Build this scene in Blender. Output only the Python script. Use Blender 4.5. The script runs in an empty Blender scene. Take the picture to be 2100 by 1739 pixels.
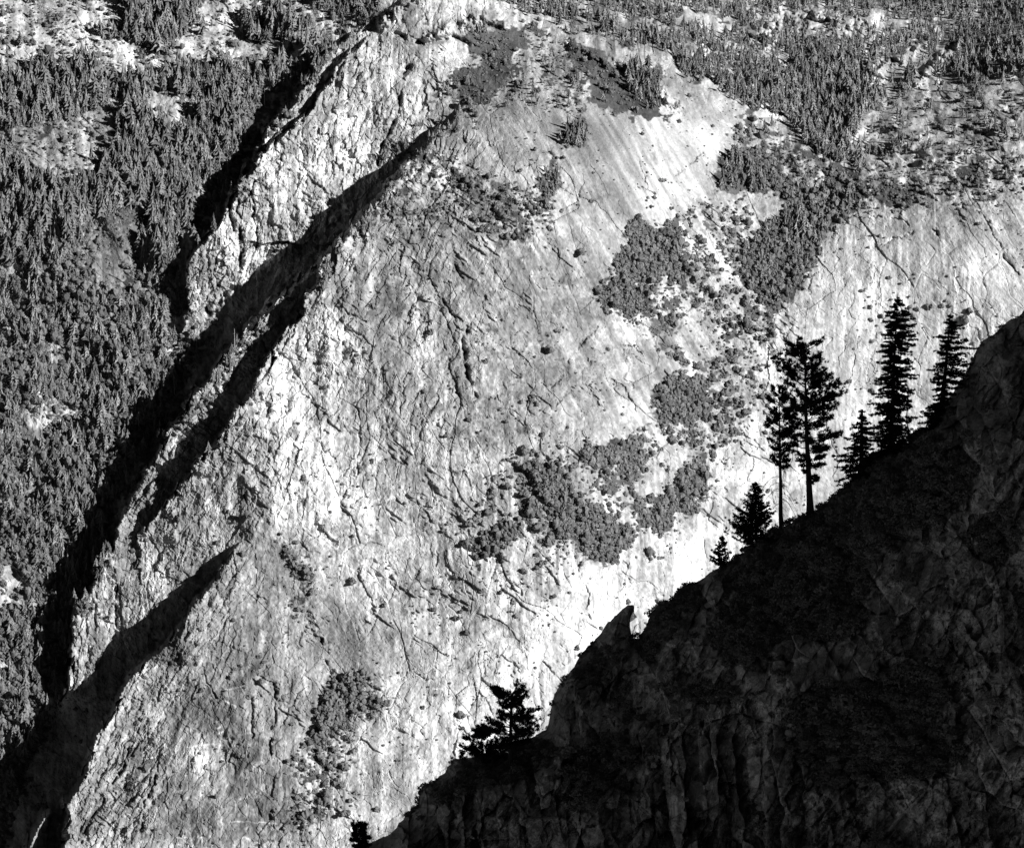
import bpy, math, time
import numpy as np
from mathutils import Vector, Matrix
T0 = time.time()
sc = bpy.context.scene
COL = sc.collection
rng = np.random.default_rng(7)

# ------------------------------------------------------------------ camera frame
# layout plan units: the view is W0 x H0 units wide; a plan position (x, y) and a distance c give a world point
W0, H0 = 2100.0, 1739.0
TAN = 0.15
PITCH = math.radians(15)
CAMZ = 2200.0
SP, CP = math.sin(PITCH), math.cos(PITCH)

def world(x, y, c):
    a = (np.asarray(x, float) - W0 / 2) / (W0 / 2) * TAN * c
    u = -(np.asarray(y, float) - H0 / 2) / (W0 / 2) * TAN * c
    return np.stack([a, c * CP + u * SP, CAMZ - c * SP + u * CP], -1)

# ------------------------------------------------------------------ numpy helpers
_R = [np.random.default_rng(100 + k).random((256, 256)).astype(np.float32) for k in range(8)]

def vnoise(x, y, k=0):
    xi = np.floor(x).astype(np.int32); yi = np.floor(y).astype(np.int32)
    fx = (x - xi).astype(np.float32); fy = (y - yi).astype(np.float32)
    fx = fx * fx * fx * (fx * (fx * 6 - 15) + 10); fy = fy * fy * fy * (fy * (fy * 6 - 15) + 10)
    R = _R[k % 8]; x0 = xi & 255; x1 = (xi + 1) & 255; y0 = yi & 255; y1 = (yi + 1) & 255
    a = R[y0, x0]; b = R[y0, x1]; c = R[y1, x0]; d = R[y1, x1]
    return (a + (b - a) * fx + (c - a) * fy + (a - b - c + d) * fx * fy) * 2 - 1

def fbm(x, y, s, o=4, k=0, g=.5):
    out = 0; amp = 1; t = 0
    for i in range(o):
        f = 2.03 ** i
        out = out + amp * vnoise(x / s * f + 13.7 * i + k * 5.1, y / s * f - 7.3 * i + k * 3.3, k + i)
        t += amp; amp *= g
    return out / t

def rot(x, y, deg):
    # v runs along the direction deg (measured from +x, y down), u across it
    a = math.radians(deg); dx, dy = math.cos(a), math.sin(a)
    return x * dy - y * dx, x * dx + y * dy

def facets(x, y, su, sv, deg, k, warp=.35, tilt=1.0):
    """broken plates: each cell is a tilted plane; returns height (in cell units) and edge closeness"""
    u, v = rot(x, y, deg)
    wu = fbm(x, y, su * 1.7, 3, k + 1); wv = fbm(x, y, su * 1.7, 3, k + 2)
    u = u / su + warp * wu; v = v / sv + warp * wv
    ui = np.floor(u).astype(np.int32); vi = np.floor(v).astype(np.int32)
    best = np.full(u.shape, 9.0, np.float32); sec = best.copy(); val = np.zeros(u.shape, np.float32)
    R1, R2, R3, R4 = _R[k % 8], _R[(k + 1) % 8], _R[(k + 2) % 8], _R[(k + 3) % 8]
    for dj in (-1, 0, 1):
        for di in (-1, 0, 1):
            a = ui + di; b = vi + dj; ia = a & 255; ib = b & 255
            du = (u - a - R1[ib, ia]).astype(np.float32); dv = (v - b - R2[ib, ia]).astype(np.float32)
            d = du * du + dv * dv
            h = (R3[ib, ia] - .5) * .9 + tilt * ((R4[ib, ia] - .5) * 1.6 * du + (R3[ia, ib] - .5) * 1.2 * dv)
            m = d < best
            sec = np.where(m, best, np.minimum(sec, d)); val = np.where(m, h, val); best = np.where(m, d, best)
    return val, np.sqrt(sec) - np.sqrt(best)

def inside(X, Y, poly):
    r = np.zeros(X.shape, bool); n = len(poly)
    for i in range(n):
        x1, y1 = poly[i][:2]; x2, y2 = poly[(i + 1) % n][:2]
        if y1 == y2: continue
        c = ((y1 > Y) != (y2 > Y)) & (X < (x2 - x1) * (Y - y1) / (y2 - y1) + x1)
        r ^= c
    return r

def seg_dist(X, Y, pts):
    """distance to an open polyline, nearest point, and interpolated third value"""
    best = np.full(X.shape, 1e18); gx = np.zeros(X.shape); gy = np.zeros(X.shape); gv = np.zeros(X.shape)
    for i in range(len(pts) - 1):
        ax, ay = pts[i][:2]; bx, by = pts[i + 1][:2]
        va = pts[i][2] if len(pts[i]) > 2 else 0; vb = pts[i + 1][2] if len(pts[i + 1]) > 2 else 0
        dx, dy = bx - ax, by - ay; L = dx * dx + dy * dy
        t = np.clip(((X - ax) * dx + (Y - ay) * dy) / L, 0, 1)
        px = ax + t * dx; py = ay + t * dy; d = (X - px) ** 2 + (Y - py) ** 2
        m = d < best
        best = np.where(m, d, best); gx = np.where(m, px, gx); gy = np.where(m, py, gy); gv = np.where(m, va + t * (vb - va), gv)
    return np.sqrt(best), gx, gy, gv

def smooth(t):
    t = np.clip(t, 0, 1); return t * t * (3 - 2 * t)

class Surf:
    """thin plate surface through (x, y, value)"""
    def __init__(s, pts):
        P = np.array(pts, float); s.P = P[:, :2] / 1000; n = len(P)
        K = s.k(s.P[:, None] - s.P[None]); A = np.zeros((n + 3, n + 3)); A[:n, :n] = K + np.eye(n) * 1e-3
        A[:n, n] = 1; A[:n, n + 1:] = s.P; A[n, :n] = 1; A[n + 1:, :n] = s.P.T
        s.w = np.linalg.solve(A, np.concatenate([P[:, 2], [0, 0, 0]]))
    def k(s, d):
        r2 = (d ** 2).sum(-1) + 1e-12; return .5 * r2 * np.log(r2)
    def __call__(s, x, y):
        x = np.asarray(x, float) / 1000; y = np.asarray(y, float) / 1000
        out = s.w[-3] + s.w[-2] * x + s.w[-1] * y
        for p, w in zip(s.P, s.w):
            r2 = (x - p[0]) ** 2 + (y - p[1]) ** 2 + 1e-12
            out = out + w * .5 * r2 * np.log(r2)
        return out

class Grid:
    """coarse raster with bilinear lookup"""
    def __init__(s, x0, y0, x1, y1, st):
        s.x0, s.y0, s.st = x0, y0, st
        s.xs = np.arange(x0, x1 + st, st); s.ys = np.arange(y0, y1 + st, st)
        s.X, s.Y = np.meshgrid(s.xs, s.ys)
    def look(s, A, x, y):
        fx = np.clip((x - s.x0) / s.st, 0, len(s.xs) - 1.001); fy = np.clip((y - s.y0) / s.st, 0, len(s.ys) - 1.001)
        i = fx.astype(np.int32); j = fy.astype(np.int32); fx = fx - i; fy = fy - j
        return (A[j, i] * (1 - fx) + A[j, i + 1] * fx) * (1 - fy) + (A[j + 1, i] * (1 - fx) + A[j + 1, i + 1] * fx) * fy

def blur(A, r):
    for ax in (0, 1):
        for _ in range(2):
            P = np.pad(A, [(r + 1, r) if a == ax else (0, 0) for a in (0, 1)], mode='edge')
            C = np.cumsum(P, axis=ax); n = A.shape[ax]
            A = (np.take(C, np.arange(2 * r + 1, 2 * r + 1 + n), axis=ax) - np.take(C, np.arange(0, n), axis=ax)) / (2 * r + 1)
    return A

def mesh_obj(name, V, F, mat, attrs=None, parent=None, loops=None, smooth_sh=False):
    me = bpy.data.meshes.new(name)
    V = np.asarray(V, np.float32); F = np.asarray(F, np.int32)
    me.vertices.add(len(V)); me.vertices.foreach_set('co', V.ravel())
    k = F.shape[1]
    me.loops.add(F.size); me.loops.foreach_set('vertex_index', F.ravel())
    me.polygons.add(len(F)); me.polygons.foreach_set('loop_start', np.arange(0, F.size, k, dtype=np.int32))
    me.polygons.foreach_set('loop_total', np.full(len(F), k, np.int32))
    me.update(calc_edges=True)
    me.polygons.foreach_set('use_smooth', np.full(len(F), smooth_sh, bool))
    for nm, arr in (attrs or {}).items():
        a = me.attributes.new(nm, 'FLOAT', 'POINT'); a.data.foreach_set('value', np.asarray(arr, np.float32).ravel())
    me.materials.append(mat)
    o = bpy.data.objects.new(name, me); COL.objects.link(o)
    if parent is not None: o.parent = parent
    return o

def tag(o, label=None, cat=None, group=None, kind=None):
    if label: o['label'] = label
    if cat: o['category'] = cat
    if group: o['group'] = group
    if kind: o['kind'] = kind
    return o

# ------------------------------------------------------------------ materials (all neutral grey: the photo is black and white)
def rock_mat(name, sc1, sc2, bump, dist, lo=.72, hi=1.2):
    m = bpy.data.materials.new(name); m.use_nodes = True; nt = m.node_tree; N = nt.nodes; L = nt.links
    b = N['Principled BSDF']; b.inputs['Roughness'].default_value = .88
    b.inputs['Specular IOR Level'].default_value = .2
    at = N.new('ShaderNodeAttribute'); at.attribute_name = 'alb'
    tc = N.new('ShaderNodeTexCoord')
    mp = N.new('ShaderNodeMapping'); mp.inputs['Scale'].default_value = (1, 1, .35)
    n1 = N.new('ShaderNodeTexNoise'); n1.inputs['Scale'].default_value = sc1; n1.inputs['Detail'].default_value = 6; n1.inputs['Roughness'].default_value = .65
    n2 = N.new('ShaderNodeTexNoise'); n2.inputs['Scale'].default_value = sc2; n2.inputs['Detail'].default_value = 5
    L.new(tc.outputs['Object'], mp.inputs['Vector']); L.new(mp.outputs[0], n1.inputs['Vector']); L.new(tc.outputs['Object'], n2.inputs['Vector'])
    r = N.new('ShaderNodeMapRange'); r.inputs['From Min'].default_value = .3; r.inputs['From Max'].default_value = .7
    r.inputs['To Min'].default_value = lo; r.inputs['To Max'].default_value = hi
    L.new(n1.outputs['Fac'], r.inputs['Value'])
    mul = N.new('ShaderNodeMath'); mul.operation = 'MULTIPLY'; L.new(at.outputs['Fac'], mul.inputs[0]); L.new(r.outputs[0], mul.inputs[1])
    cb = N.new('ShaderNodeCombineColor')
    for i in range(3): L.new(mul.outputs[0], cb.inputs[i])
    L.new(cb.outputs[0], b.inputs['Base Color'])
    bp = N.new('ShaderNodeBump'); bp.inputs['Strength'].default_value = bump; bp.inputs['Distance'].default_value = dist
    L.new(n2.outputs['Fac'], bp.inputs['Height']); L.new(bp.outputs[0], b.inputs['Normal'])
    return m

def flat_mat(name, v, attr=None, rough=.85, noise=0):
    m = bpy.data.materials.new(name); m.use_nodes = True; nt = m.node_tree; N = nt.nodes; L = nt.links
    b = N['Principled BSDF']; b.inputs['Roughness'].default_value = rough; b.inputs['Specular IOR Level'].default_value = .15
    b.inputs['Base Color'].default_value = (v, v, v, 1)
    n = N.new('ShaderNodeTexNoise'); n.inputs['Scale'].default_value = noise or 1.0; n.inputs['Detail'].default_value = 3
    r = N.new('ShaderNodeMapRange'); r.inputs['To Min'].default_value = .55 * v; r.inputs['To Max'].default_value = 1.45 * v
    tc = N.new('ShaderNodeTexCoord'); L.new(tc.outputs['Object'], n.inputs['Vector']); L.new(n.outputs['Fac'], r.inputs['Value'])
    src = r.outputs[0]
    if attr:
        at = N.new('ShaderNodeAttribute'); at.attribute_name = attr
        mu = N.new('ShaderNodeMath'); mu.operation = 'MULTIPLY'; L.new(src, mu.inputs[0]); L.new(at.outputs['Fac'], mu.inputs[1]); src = mu.outputs[0]
    cb = N.new('ShaderNodeCombineColor')
    for i in range(3): L.new(src, cb.inputs[i])
    L.new(cb.outputs[0], b.inputs['Base Color'])
    return m

M_FAR = rock_mat('granite', .35, .6, .5, 1.2)
M_NEAR = rock_mat('near_granite', .9, 1.8, 1.0, .35, .6, 1.6)
M_FOL = flat_mat('far_foliage', .135, 'tone', noise=.5)
M_TRUNK = flat_mat('far_bark', .3, None, noise=1.0)
M_SHRUB = flat_mat('brush_leaves', .115, 'tone', noise=.6)
M_NEEDLE = flat_mat('pine_needles', .035, None, noise=3)
M_BARK = flat_mat('pine_bark', .07, None, noise=4)
M_NBRUSH = flat_mat('near_brush', .3, 'tone', noise=3)
M_GROUND = flat_mat('valley_ground', .12, None, noise=.01)

# ------------------------------------------------------------------ far terrain: shape
base_pts = []
def Vl(y): return 4150 + (1739 - y) * .33
for y in (-120, 100, 250, 400, 600, 800, 1000, 1200, 1400, 1600, 1860):
    for x in (-200, 0):
        base_pts.append((x, y, Vl(y) + (max(0, 400 - y) * .45)))
for x, y in ((200, 1000), (150, 1200), (60, 1500), (300, 800), (330, 500), (450, 300), (200, 400), (300, 150)):
    base_pts.append((x, y, Vl(y) + (max(0, 400 - y) * .45)))
base_pts += [(600, -60, 4960), (500, 60, 4880), (800, -80, 5010), (640, 150, 4780), (1100, -80, 5150),
 (360, 880, 4430), (353, 1020, 4380), (550, 737, 4470), (700, 490, 4560), (823, 353, 4620), (940, 227, 4700),
 (500, 1200, 4270), (400, 1300, 4235), (240, 1400, 4245), (523, 1056, 4315), (600, 900, 4365), (700, 700, 4445), (900, 500, 4510), (1000, 300, 4600), (450, 1150, 4290), (480, 960, 4370), (640, 770, 4440), (1100, 200, 4680),
 (1100, 400, 4520), (1300, 240, 4660), (1300, 400, 4570), (1500, 230, 4800), (1500, 500, 4600), (1300, 600, 4500), (1100, 700, 4420),
 (1000, 900, 4320), (1200, 900, 4330), (1400, 900, 4430), (1450, 750, 4500), (1250, 1050, 4300), (1400, 1150, 4350), (1500, 1150, 4400), (1600, 900, 4480),
 (1700, 1050, 4490), (1550, 600, 4580), (1650, 640, 4570), (1900, 900, 4530), (2100, 900, 4510), (1900, 700, 4560), (1900, 500, 4590), (1780, 430, 4650),
 (2100, 430, 4610), (2100, 300, 4720), (1900, 250, 4820), (1700, 200, 4930), (1700, 100, 5080), (1650, -20, 5450), (2050, 20, 5350), (2100, 100, 5020), (1300, 100, 4880), (1300, 0, 5020),
 (1100, 60, 4890), (950, 30, 4880), (790, 40, 4830), (500, 1500, 4130), (700, 1300, 4210), (700, 1600, 4085), (900, 1100, 4265), (1000, 1400, 4160), (1100, 1200, 4230), (1200, 1250, 4230),
 (1000, 1860, 4000), (500, 1860, 4000), (200, 1860, 4060), (1300, 1300, 4260), (1700, 1860, 4150), (2200, 1400, 4350), (2260, 600, 4560), (2260, -100, 5500)]
BASE = Surf(base_pts)

SIL = {   # crest lines (x, y, height of the step in m), far to near
 'fin_outer': ([(790,30,0),(745,50,15),(700,85,45),(665,115,66),(640,150,80),(610,207,84),(567,253,84),(533,307,82),(507,347,76),(477,403,68),(463,447,60),(433,483,50),(400,520,46),(383,560,44),(390,607,38),(388,640,28),(375,672,12),(400,720,2)], 130, 9),
 'fin': ([(768,60,5),(735,95,56),(700,133,88),(650,200,106),(600,262,112),(567,290,112),(520,337,106),(480,397,90),(474,430,70),(500,500,40)], 130, 9),
 'rib': ([(640,560,85),(610,585,92),(567,620,98),(517,670,92),(467,727,86),(427,780,82),(393,810,80),(377,857,80),(340,877,80),(333,907,76),(300,980,66),(255,1060,60),(225,1130,55),(205,1170,52),(187,1209,52),(160,1246,52),(153,1299,52),(147,1346,50),(143,1406,44),(130,1430,20),(117,1456,6),(90,1520,0)], 260, 9),
 'wall': ([(985,170,0),(940,227,30),(887,290,70),(857,317,90),(823,353,105),(787,400,118),(733,460,128),(700,490,130),(665,535,132),(643,593,132),(620,640,122),(593,687,122),(550,737,120),(527,780,118),(483,853,116),(443,910,112),(410,943,108),(377,990,98),(353,1020,92),(313,1063,82),(288,1100,64),(285,1160,48),(310,1230,35),(370,1320,20),(460,1420,5)], 220, 9),
 'buttress': ([(530,1048,0),(513,1082,24),(487,1124,46),(463,1160,62),(427,1209,74),(407,1236,78),(377,1279,84),(347,1322,88),(300,1359,94),(260,1406,102),(237,1452,112),(200,1509,122),(187,1559,130),(167,1602,136),(143,1642,140),(138,1699,142),(133,1760,142),(110,1900,142)], 260, 8),
 'pinnacle': ([(98,1668,120),(88,1684,135),(76,1704,140),(62,1739,145),(50,1790,145)], 18, 9),
}
CLOSE = {
 'fin_outer': [(1200,720),(1200,-200),(800,-200),(800,20)],
 'fin': [(1200,500),(1200,-200),(800,-200)],
 'rib': [(90,2200),(2600,2200),(2600,560)],
 'wall': [(460,2200),(2600,2200),(2600,-300),(1000,-300)],
 'buttress': [(110,2400),(2600,2400),(2600,1048)],
 'pinnacle': [(50,1900),(100,1900)],
}
LNAMES = list(SIL)
CG = Grid(-170, -130, 2270, 1870, 4)
layerS = {}
for nm, (pl, dec, K) in SIL.items():
    d, _, _, g = seg_dist(CG.X, CG.Y, pl)
    ins = inside(CG.X, CG.Y, [(p[0], p[1]) for p in pl] + CLOSE[nm])
    sp = []
    for (ax, ay, av_), (bx, by, bv) in zip(pl[:-1], pl[1:]):
        n_ = max(1, int(math.hypot(bx - ax, by - ay) / 14))
        sp += [(ax + (bx - ax) * t / n_, ay + (by - ay) * t / n_, av_ + (bv - av_) * t / n_) for t in range(n_)]
    num = 0; den = 0
    for ax, ay, av_ in sp:
        w_ = 1 / ((CG.X - ax) ** 2 + (CG.Y - ay) ** 2 + 60) ** 2; num = num + w_ * av_; den = den + w_
    g = num / den
    layerS[nm] = np.where(ins, g * np.exp(-d / dec), g - K * d)   # step height, falling away behind the crest

ST = 1.75
FG_ = Grid(-150, -110, 2250, 1850, ST)
X, Y = FG_.X.astype(np.float32), FG_.Y.astype(np.float32)
base = CG.look(BASE(CG.X, CG.Y), X, Y)
print('base', time.time() - T0)

# ------------------------------------------------------------------ painted zones (densities, roughness, tone)
MG = Grid(-4, -4, 2104, 1744, 4)
def Z(pts, f=3, ox=0, oy=0): return [(p[0] / f + ox, p[1] / f + oy) for p in pts]
def m1(x): return Z(x)
def m2(x): return Z(x, 3, 700, 0)
def m3(x): return Z(x, 3, 1400, 0)
def m4(x): return Z(x, 3, 0, 579.7)
def m5(x): return Z(x, 3, 700, 579.7)
def m6(x): return Z(x, 3, 0, 1159)
def m7(x): return Z(x, 3, 700, 1159)
CON = np.zeros(MG.X.shape); SHR = np.full(MG.X.shape, .15); GRD = np.full(MG.X.shape, .08)
def paint(poly, con, shr, grd):
    m = inside(MG.X, MG.Y, poly)
    CON[m] = con; SHR[m] = shr; GRD[m] = grd
valley = [(-50,-50),(800,-50),(790,30),(735,60),(640,150),(567,253),(507,347),(463,447),(383,560),(388,640),(375,672),(340,877),(240,1050),(207,1169),(147,1346),(117,1456),(60,1560),(-50,1800)]
paint(valley, .80, .3, .5)
paint([(-50,560),(120,470),(380,560),(388,640),(420,700),(340,877),(240,1050),(207,1169),(147,1346),(117,1456),(60,1600),(-50,1900)], .42, .66, .5)
paint([(0,0),(233,0),(253,20),(267,60),(207,67),(267,83),(290,117),(347,113),(367,77),(400,53),(393,20),(433,0),(633,0),(667,27),(735,45),(700,90),(663,87),(633,100),(600,133),(533,147),(493,160),(467,133),(383,140),(333,160),(260,163),(217,160),(160,133),(127,157),(83,133),(33,173),(0,150)], .13, .5, .16)
paint(m1([(740,0),(1200,0),(1180,90),(1120,180),(1000,190),(850,170),(790,90)]), .9, .2, .7)
paint(m1([(590,190),(770,180),(780,250),(640,260)]), .5, .5, .6)
paint(m1([(800,250),(900,240),(1050,270),(1060,340),(900,370),(850,320)]), .5, .8, .7)
paint(m1([(1490,120),(1700,90),(1850,180),(1850,260),(1700,290),(1500,310),(1480,230)]), .55, .5, .55)
paint(m1([(1500,330),(1650,300),(1900,300),(1800,430),(1550,450)]), .35, .4, .4)
paint(m1([(0,790),(130,760),(300,760),(420,740),(500,700),(600,670),(740,640),(740,740),(720,800),(740,880),(690,960),(640,1050),(520,1150),(400,1190),(300,1130),(150,1080),(50,1000),(0,950)]), .08, .5, .22)
paint(m1([(230,780),(330,790),(370,830),(300,850),(240,830)]), .1, .3, 1)
paint(m1([(880,650),(960,600),(1100,580),(1220,640),(1300,600),(1310,680),(1200,700),(1180,760),(1100,800),(1020,790),(940,760),(870,720)]), .08, .35, .25)
paint(m1([(400,1640),(430,1560),(560,1420),(720,1330),(830,1290),(900,1250),(960,1290),(900,1400),(900,1460),(830,1520),(850,1600),(800,1760),(360,1760)]), .05, .5, .5)
paint(m4([(380,0),(880,0),(880,100),(800,120),(600,130),(420,60)]), .1, .6, .6)
paint(m4([(180,420),(230,430),(240,490),(190,480)]), 0, .1, .1)
paint(m4([(250,740),(320,690),(420,760),(540,880),(540,940),(450,880),(300,900),(240,1000),(110,960),(100,900),(200,840)]), .1, .45, .3)
paint(m4([(280,330),(340,420),(380,600),(340,560),(290,420)]), .1, .3, .3)
paint(m4([(740,300),(830,290),(820,350),(760,350)]), .05, .2, .2)
paint(m4([(1110,340),(1140,330),(1150,360),(1060,470),(1020,490),(1060,440)]), 0, .2, .1)
paint(m4([(220,1280),(280,1290),(260,1340),(200,1330)]), 0, .2, .1)
paint(m4([(390,1150),(430,1200),(450,1230),(400,1240)]), 0, .2, .1)
paint(m6([(0,60),(60,0),(130,40),(160,180),(150,260),(40,310),(0,290)]), .1, .4, .2)
paint(m6([(10,620),(100,590),(130,600),(60,660),(10,660)]), .0, .2, .1)
# fins
paint([(790,30),(735,60),(640,150),(567,253),(507,347),(463,447),(383,560),(388,640),(375,672),(440,700),(640,590),(700,490),(820,350),(940,225),(905,180),(850,60)], .015, .05, .03)
paint([(375,640),(440,600),(500,560),(520,600),(470,650),(420,700)], .05, .3, .25)
paint(m1([(1640,640),(1780,620),(1900,600),(1950,560),(1960,620),(1800,780),(1700,800),(1740,720)]), .15, .4, .25)
paint([(560,480),(640,440),(660,470),(580,520)], .0, .2, .3)
# forest top right
top = m3([(-1150,0),(2150,-50),(2150,450),(1750,480),(1500,500),(1250,560),(1230,620),(1150,760),(1100,850),(1100,1000),(1080,1130),(1000,1030),(700,880),(640,780),(450,700),(300,600),(200,560),(60,470),(-80,430),(-250,300),(-400,270),(-600,250),(-720,200),(-830,120),(-1030,140)])
paint(top, .66, .3, .4)
paint(m2([(290,70),(400,0),(950,0),(1000,120),(1040,40),(1130,130),(1060,170),(960,190),(880,240),(760,230),(560,210),(400,180),(260,130)]), .02, .1, .07)
paint(m2([(740,150),(820,140),(960,170),(930,240),(800,260),(740,220)]), .5, .5, .6)
paint(m2([(1140,180),(1220,150),(1310,230),(1360,280),(1430,310),(1440,400),(1460,520),(1500,600),(1640,670),(1400,690),(1100,640),(740,640),(800,610),(960,600),(1000,500),(1000,400),(1060,330),(1130,290)]), .25, .5, .35)
paint(m2([(1000,170),(1150,180),(1130,280),(1060,330),(1000,400),(990,500),(960,600),(800,610),(720,640),(680,580),(600,500),(700,440),(830,400),(800,300),(760,240),(880,250)]), .16, .6, .9)
paint(m2([(1440,280),(1500,300),(1600,370),(1700,430),(1750,480),(1790,600),(1900,680),(2000,720),(2110,755),(2000,740),(1850,710),(1640,665),(1530,600),(1480,520),(1450,450),(1430,360)]), .1, .6, .9)
paint(m2([(1750,480),(1800,430),(1900,420),(1980,450),(1990,560),(2010,700),(1850,670),(1800,600)]), .95, .2, 1)
paint(m2([(1410,10),(1600,70),(1750,110),(2000,160),(2080,190),(1980,210),(1800,150),(1600,120),(1450,70)]), .15, .3, .1)
paint(m2([(1350,120),(1480,130),(1600,200),(1500,220),(1350,150)]), .2, .3, .2)
paint(m2([(1660,310),(1850,295),(2000,350),(2110,450),(2110,640),(2000,600),(1980,450),(1900,400),(1780,390),(1700,400)]), .06, .25, .08)
paint(m3([(0,110),(150,100),(280,160),(300,210),(150,190),(0,165)]), .12, .3, .12)
paint(m3([(340,200),(450,175),(590,190),(600,240),(540,250)]), .02, .1, .02)
paint(m3([(430,110),(640,80),(800,80),(1000,70),(1050,150),(1150,90),(1220,85),(1400,130),(1480,165),(1400,190),(1200,180),(1080,240),(900,270),(700,240),(640,180),(440,150)]), .22, .45, .15)
paint(m3([(1150,0),(1250,10),(1400,70),(1300,60),(1180,30)]), .15, .4, .15)
paint(m3([(280,270),(400,270),(430,330),(300,335)]), .2, .3, .15)
paint(m3([(520,320),(660,360),(710,420),(600,400),(520,370)]), .2, .3, .2)
paint(m3([(60,280),(160,300),(200,380),(120,380)]), .2, .4, .2)
paint(m3([(260,390),(420,400),(440,430),(300,420)]), .1, .4, .2)
paint(m3([(1130,500),(1220,400),(1300,340),(1420,285),(1500,290),(1500,380),(1400,450),(1200,530)]), .05, .25, .1)
paint(m3([(1450,500),(1480,440),(1550,360),(1680,250),(1740,220),(1760,280),(1700,340),(1560,440)]), .05, .3, .12)
paint(m3([(1500,180),(1700,150),(1720,180),(1560,210)]), .15, .3, .2)
paint(m3([(1250,560),(1500,490),(1750,480),(2110,450),(2110,960),(1900,960),(1700,970),(1500,1000),(1150,1080),(1100,1000),(1100,850),(1230,640)]), .30, .4, .2)
paint(m3([(1100,1050),(1500,1000),(1900,960),(2110,1000),(2110,1100),(1900,1250),(1500,1300),(1200,1300),(1120,1250)]), .1, .52, .32)
paint(m3([(1200,1180),(1440,1120),(1420,1200),(1330,1250),(1220,1300)]), .1, .5, 1)
paint(m3([(1680,980),(1900,960),(1880,1100),(1760,1140),(1650,1100)]), .1, .6, .8)
paint(m3([(-60,400),(60,470),(250,600),(450,720),(700,880),(680,940),(560,960),(400,880),(330,870),(280,780),(330,700),(230,640),(120,600),(0,520)]), .25, .52, .42)
paint(m3([(450,720),(640,800),(700,870),(600,850),(480,800)]), .05, .3, .15)
paint(m3([(0,440),(60,470),(180,560),(240,640),(130,640),(60,600),(0,560)]), .03, .25, .1)
paint(m3([(330,870),(560,960),(680,940),(820,1010),(930,1060),(900,1170),(800,1180),(620,1100),(480,1080)]), .12, .55, .35)
paint(m3([(680,940),(760,930),(900,990),(1060,1110),(1100,1160),(1110,1260),(1040,1300),(1060,1380),(950,1330),(900,1420),(880,1480),(830,1540),(820,1640),(720,1750),(620,1900),(520,1920),(450,1820),(380,1750),(330,1600),(420,1460),(560,1400),(640,1340),(620,1240),(480,1120),(330,870),(420,900),(560,1000),(620,1100),(800,1180),(900,1170),(930,1060),(820,1010)]), .34, .76, .85)
paint(m3([(640,1300),(720,1320),(760,1480),(690,1560),(640,1480)]), .8, .6, 1)
paint(m3([(200,1150),(260,960),(330,900),(480,1120),(560,1230),(400,1220),(230,1190)]), .5, .6, .75)
paint(m3([(430,1240),(560,1230),(640,1300),(600,1380),(520,1400),(440,1320)]), .0, .12, .1)
paint(m3([(-340,1460),(-250,1320),(-100,1400),(0,1300),(100,1200),(230,1240),(420,1240),(440,1330),(520,1400),(420,1460),(330,1600),(380,1800),(-400,1800)]), .14, .5, .3)
# main wall: brushy shoulders
paint(m2([(280,1100),(500,870),(800,1000),(850,1050),(1100,1080),(1300,1200),(1400,1300),(1400,1400),(1100,1500),(900,1450),(700,1400),(400,1400),(200,1480),(60,1560),(0,1500)]), .08, .46, .3)
paint(m2([(640,1040),(760,1040),(900,1140),(1100,1230),(1250,1290),(1180,1500),(1000,1490),(800,1400),(860,1280),(720,1180)]), .15, .54, .45)
paint(m2([(740,640),(1100,640),(1000,740),(900,800),(700,870),(600,850)]), .04, .4, .2)
paint(m2([(1370,760),(1480,700),(1510,780),(1500,840),(1470,900),(1440,950),(1380,900),(1330,850)]), .9, .4, .6)
paint(m2([(1290,920),(1400,1000),(1340,1110),(1260,1230),(1190,1170),(1230,1050)]), .35, .6, .6)
paint(m2([(1650,1800),(1720,1560),(1760,1500),(1720,1380),(1780,1330),(1860,1320),(1900,1390),(2000,1450),(2110,1300),(2110,1800)]), .25, .75, .6)
paint(m5([(1590,30),(1640,-20),(1900,-20),(2110,-20),(2110,560),(1990,400),(1880,310),(1700,270),(1640,200),(1600,150)]), .06, .52, .4)
paint(m5([(1600,20),(1760,-60),(1900,60),(1800,180),(1650,210),(1600,130)]), .2, .7, .6)
paint(m3([(0,1760),(330,1750),(600,1960),(560,2200),(500,2400),(400,2600),(200,2500),(0,2650),(-100,2520),(0,2320),(200,2200),(200,2050)]), .08, .52, .35)
paint(m5([(2100,330),(2200,520),(2400,700),(2520,850),(2380,1000),(2200,1180),(2120,1100),(2100,700)]), .12, .58, .4)
paint(m5([(1940,620),(2060,580),(2150,590),(2220,760),(2130,860),(1940,870),(1910,820)]), .12, .82, .85)
paint(m5([(1280,1060),(1450,1030),(1500,1020),(1440,1100),(1600,1240),(1800,1260),(2020,1560),(2110,1600),(2110,1739),(1700,1739),(820,1739),(700,1550),(900,1150),(1050,1000),(1200,1000)]), .03, .33, .12)
paint(m5([(1430,1110),(1500,1020),(1600,990),(1750,990),(1830,890),(1920,890),(1910,1000),(1860,1050),(1890,1170),(1800,1260),(1600,1240),(1550,1160)]), .26, .74, .6)
paint(m5([(1100,1100),(1200,1080),(1260,1200),(1330,1130),(1450,1260),(1500,1330),(1650,1430),(1800,1570),(1810,1640),(1700,1680),(1600,1739),(1560,1770),(1450,1640),(1350,1560),(1260,1640),(1230,1540),(1330,1480),(1240,1290),(1110,1240)]), .28, .76, .65)
paint(m5([(1110,1400),(1200,1370),(1260,1400),(1230,1460),(1130,1450)]), 0, 1, .9)
paint(m5([(950,1460),(1060,1480),(1080,1600),(960,1620)]), 0, 1, .9)
paint(m5([(810,1640),(900,1560),(1000,1650),(880,1720),(800,1720)]), 0, .9, .7)
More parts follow.
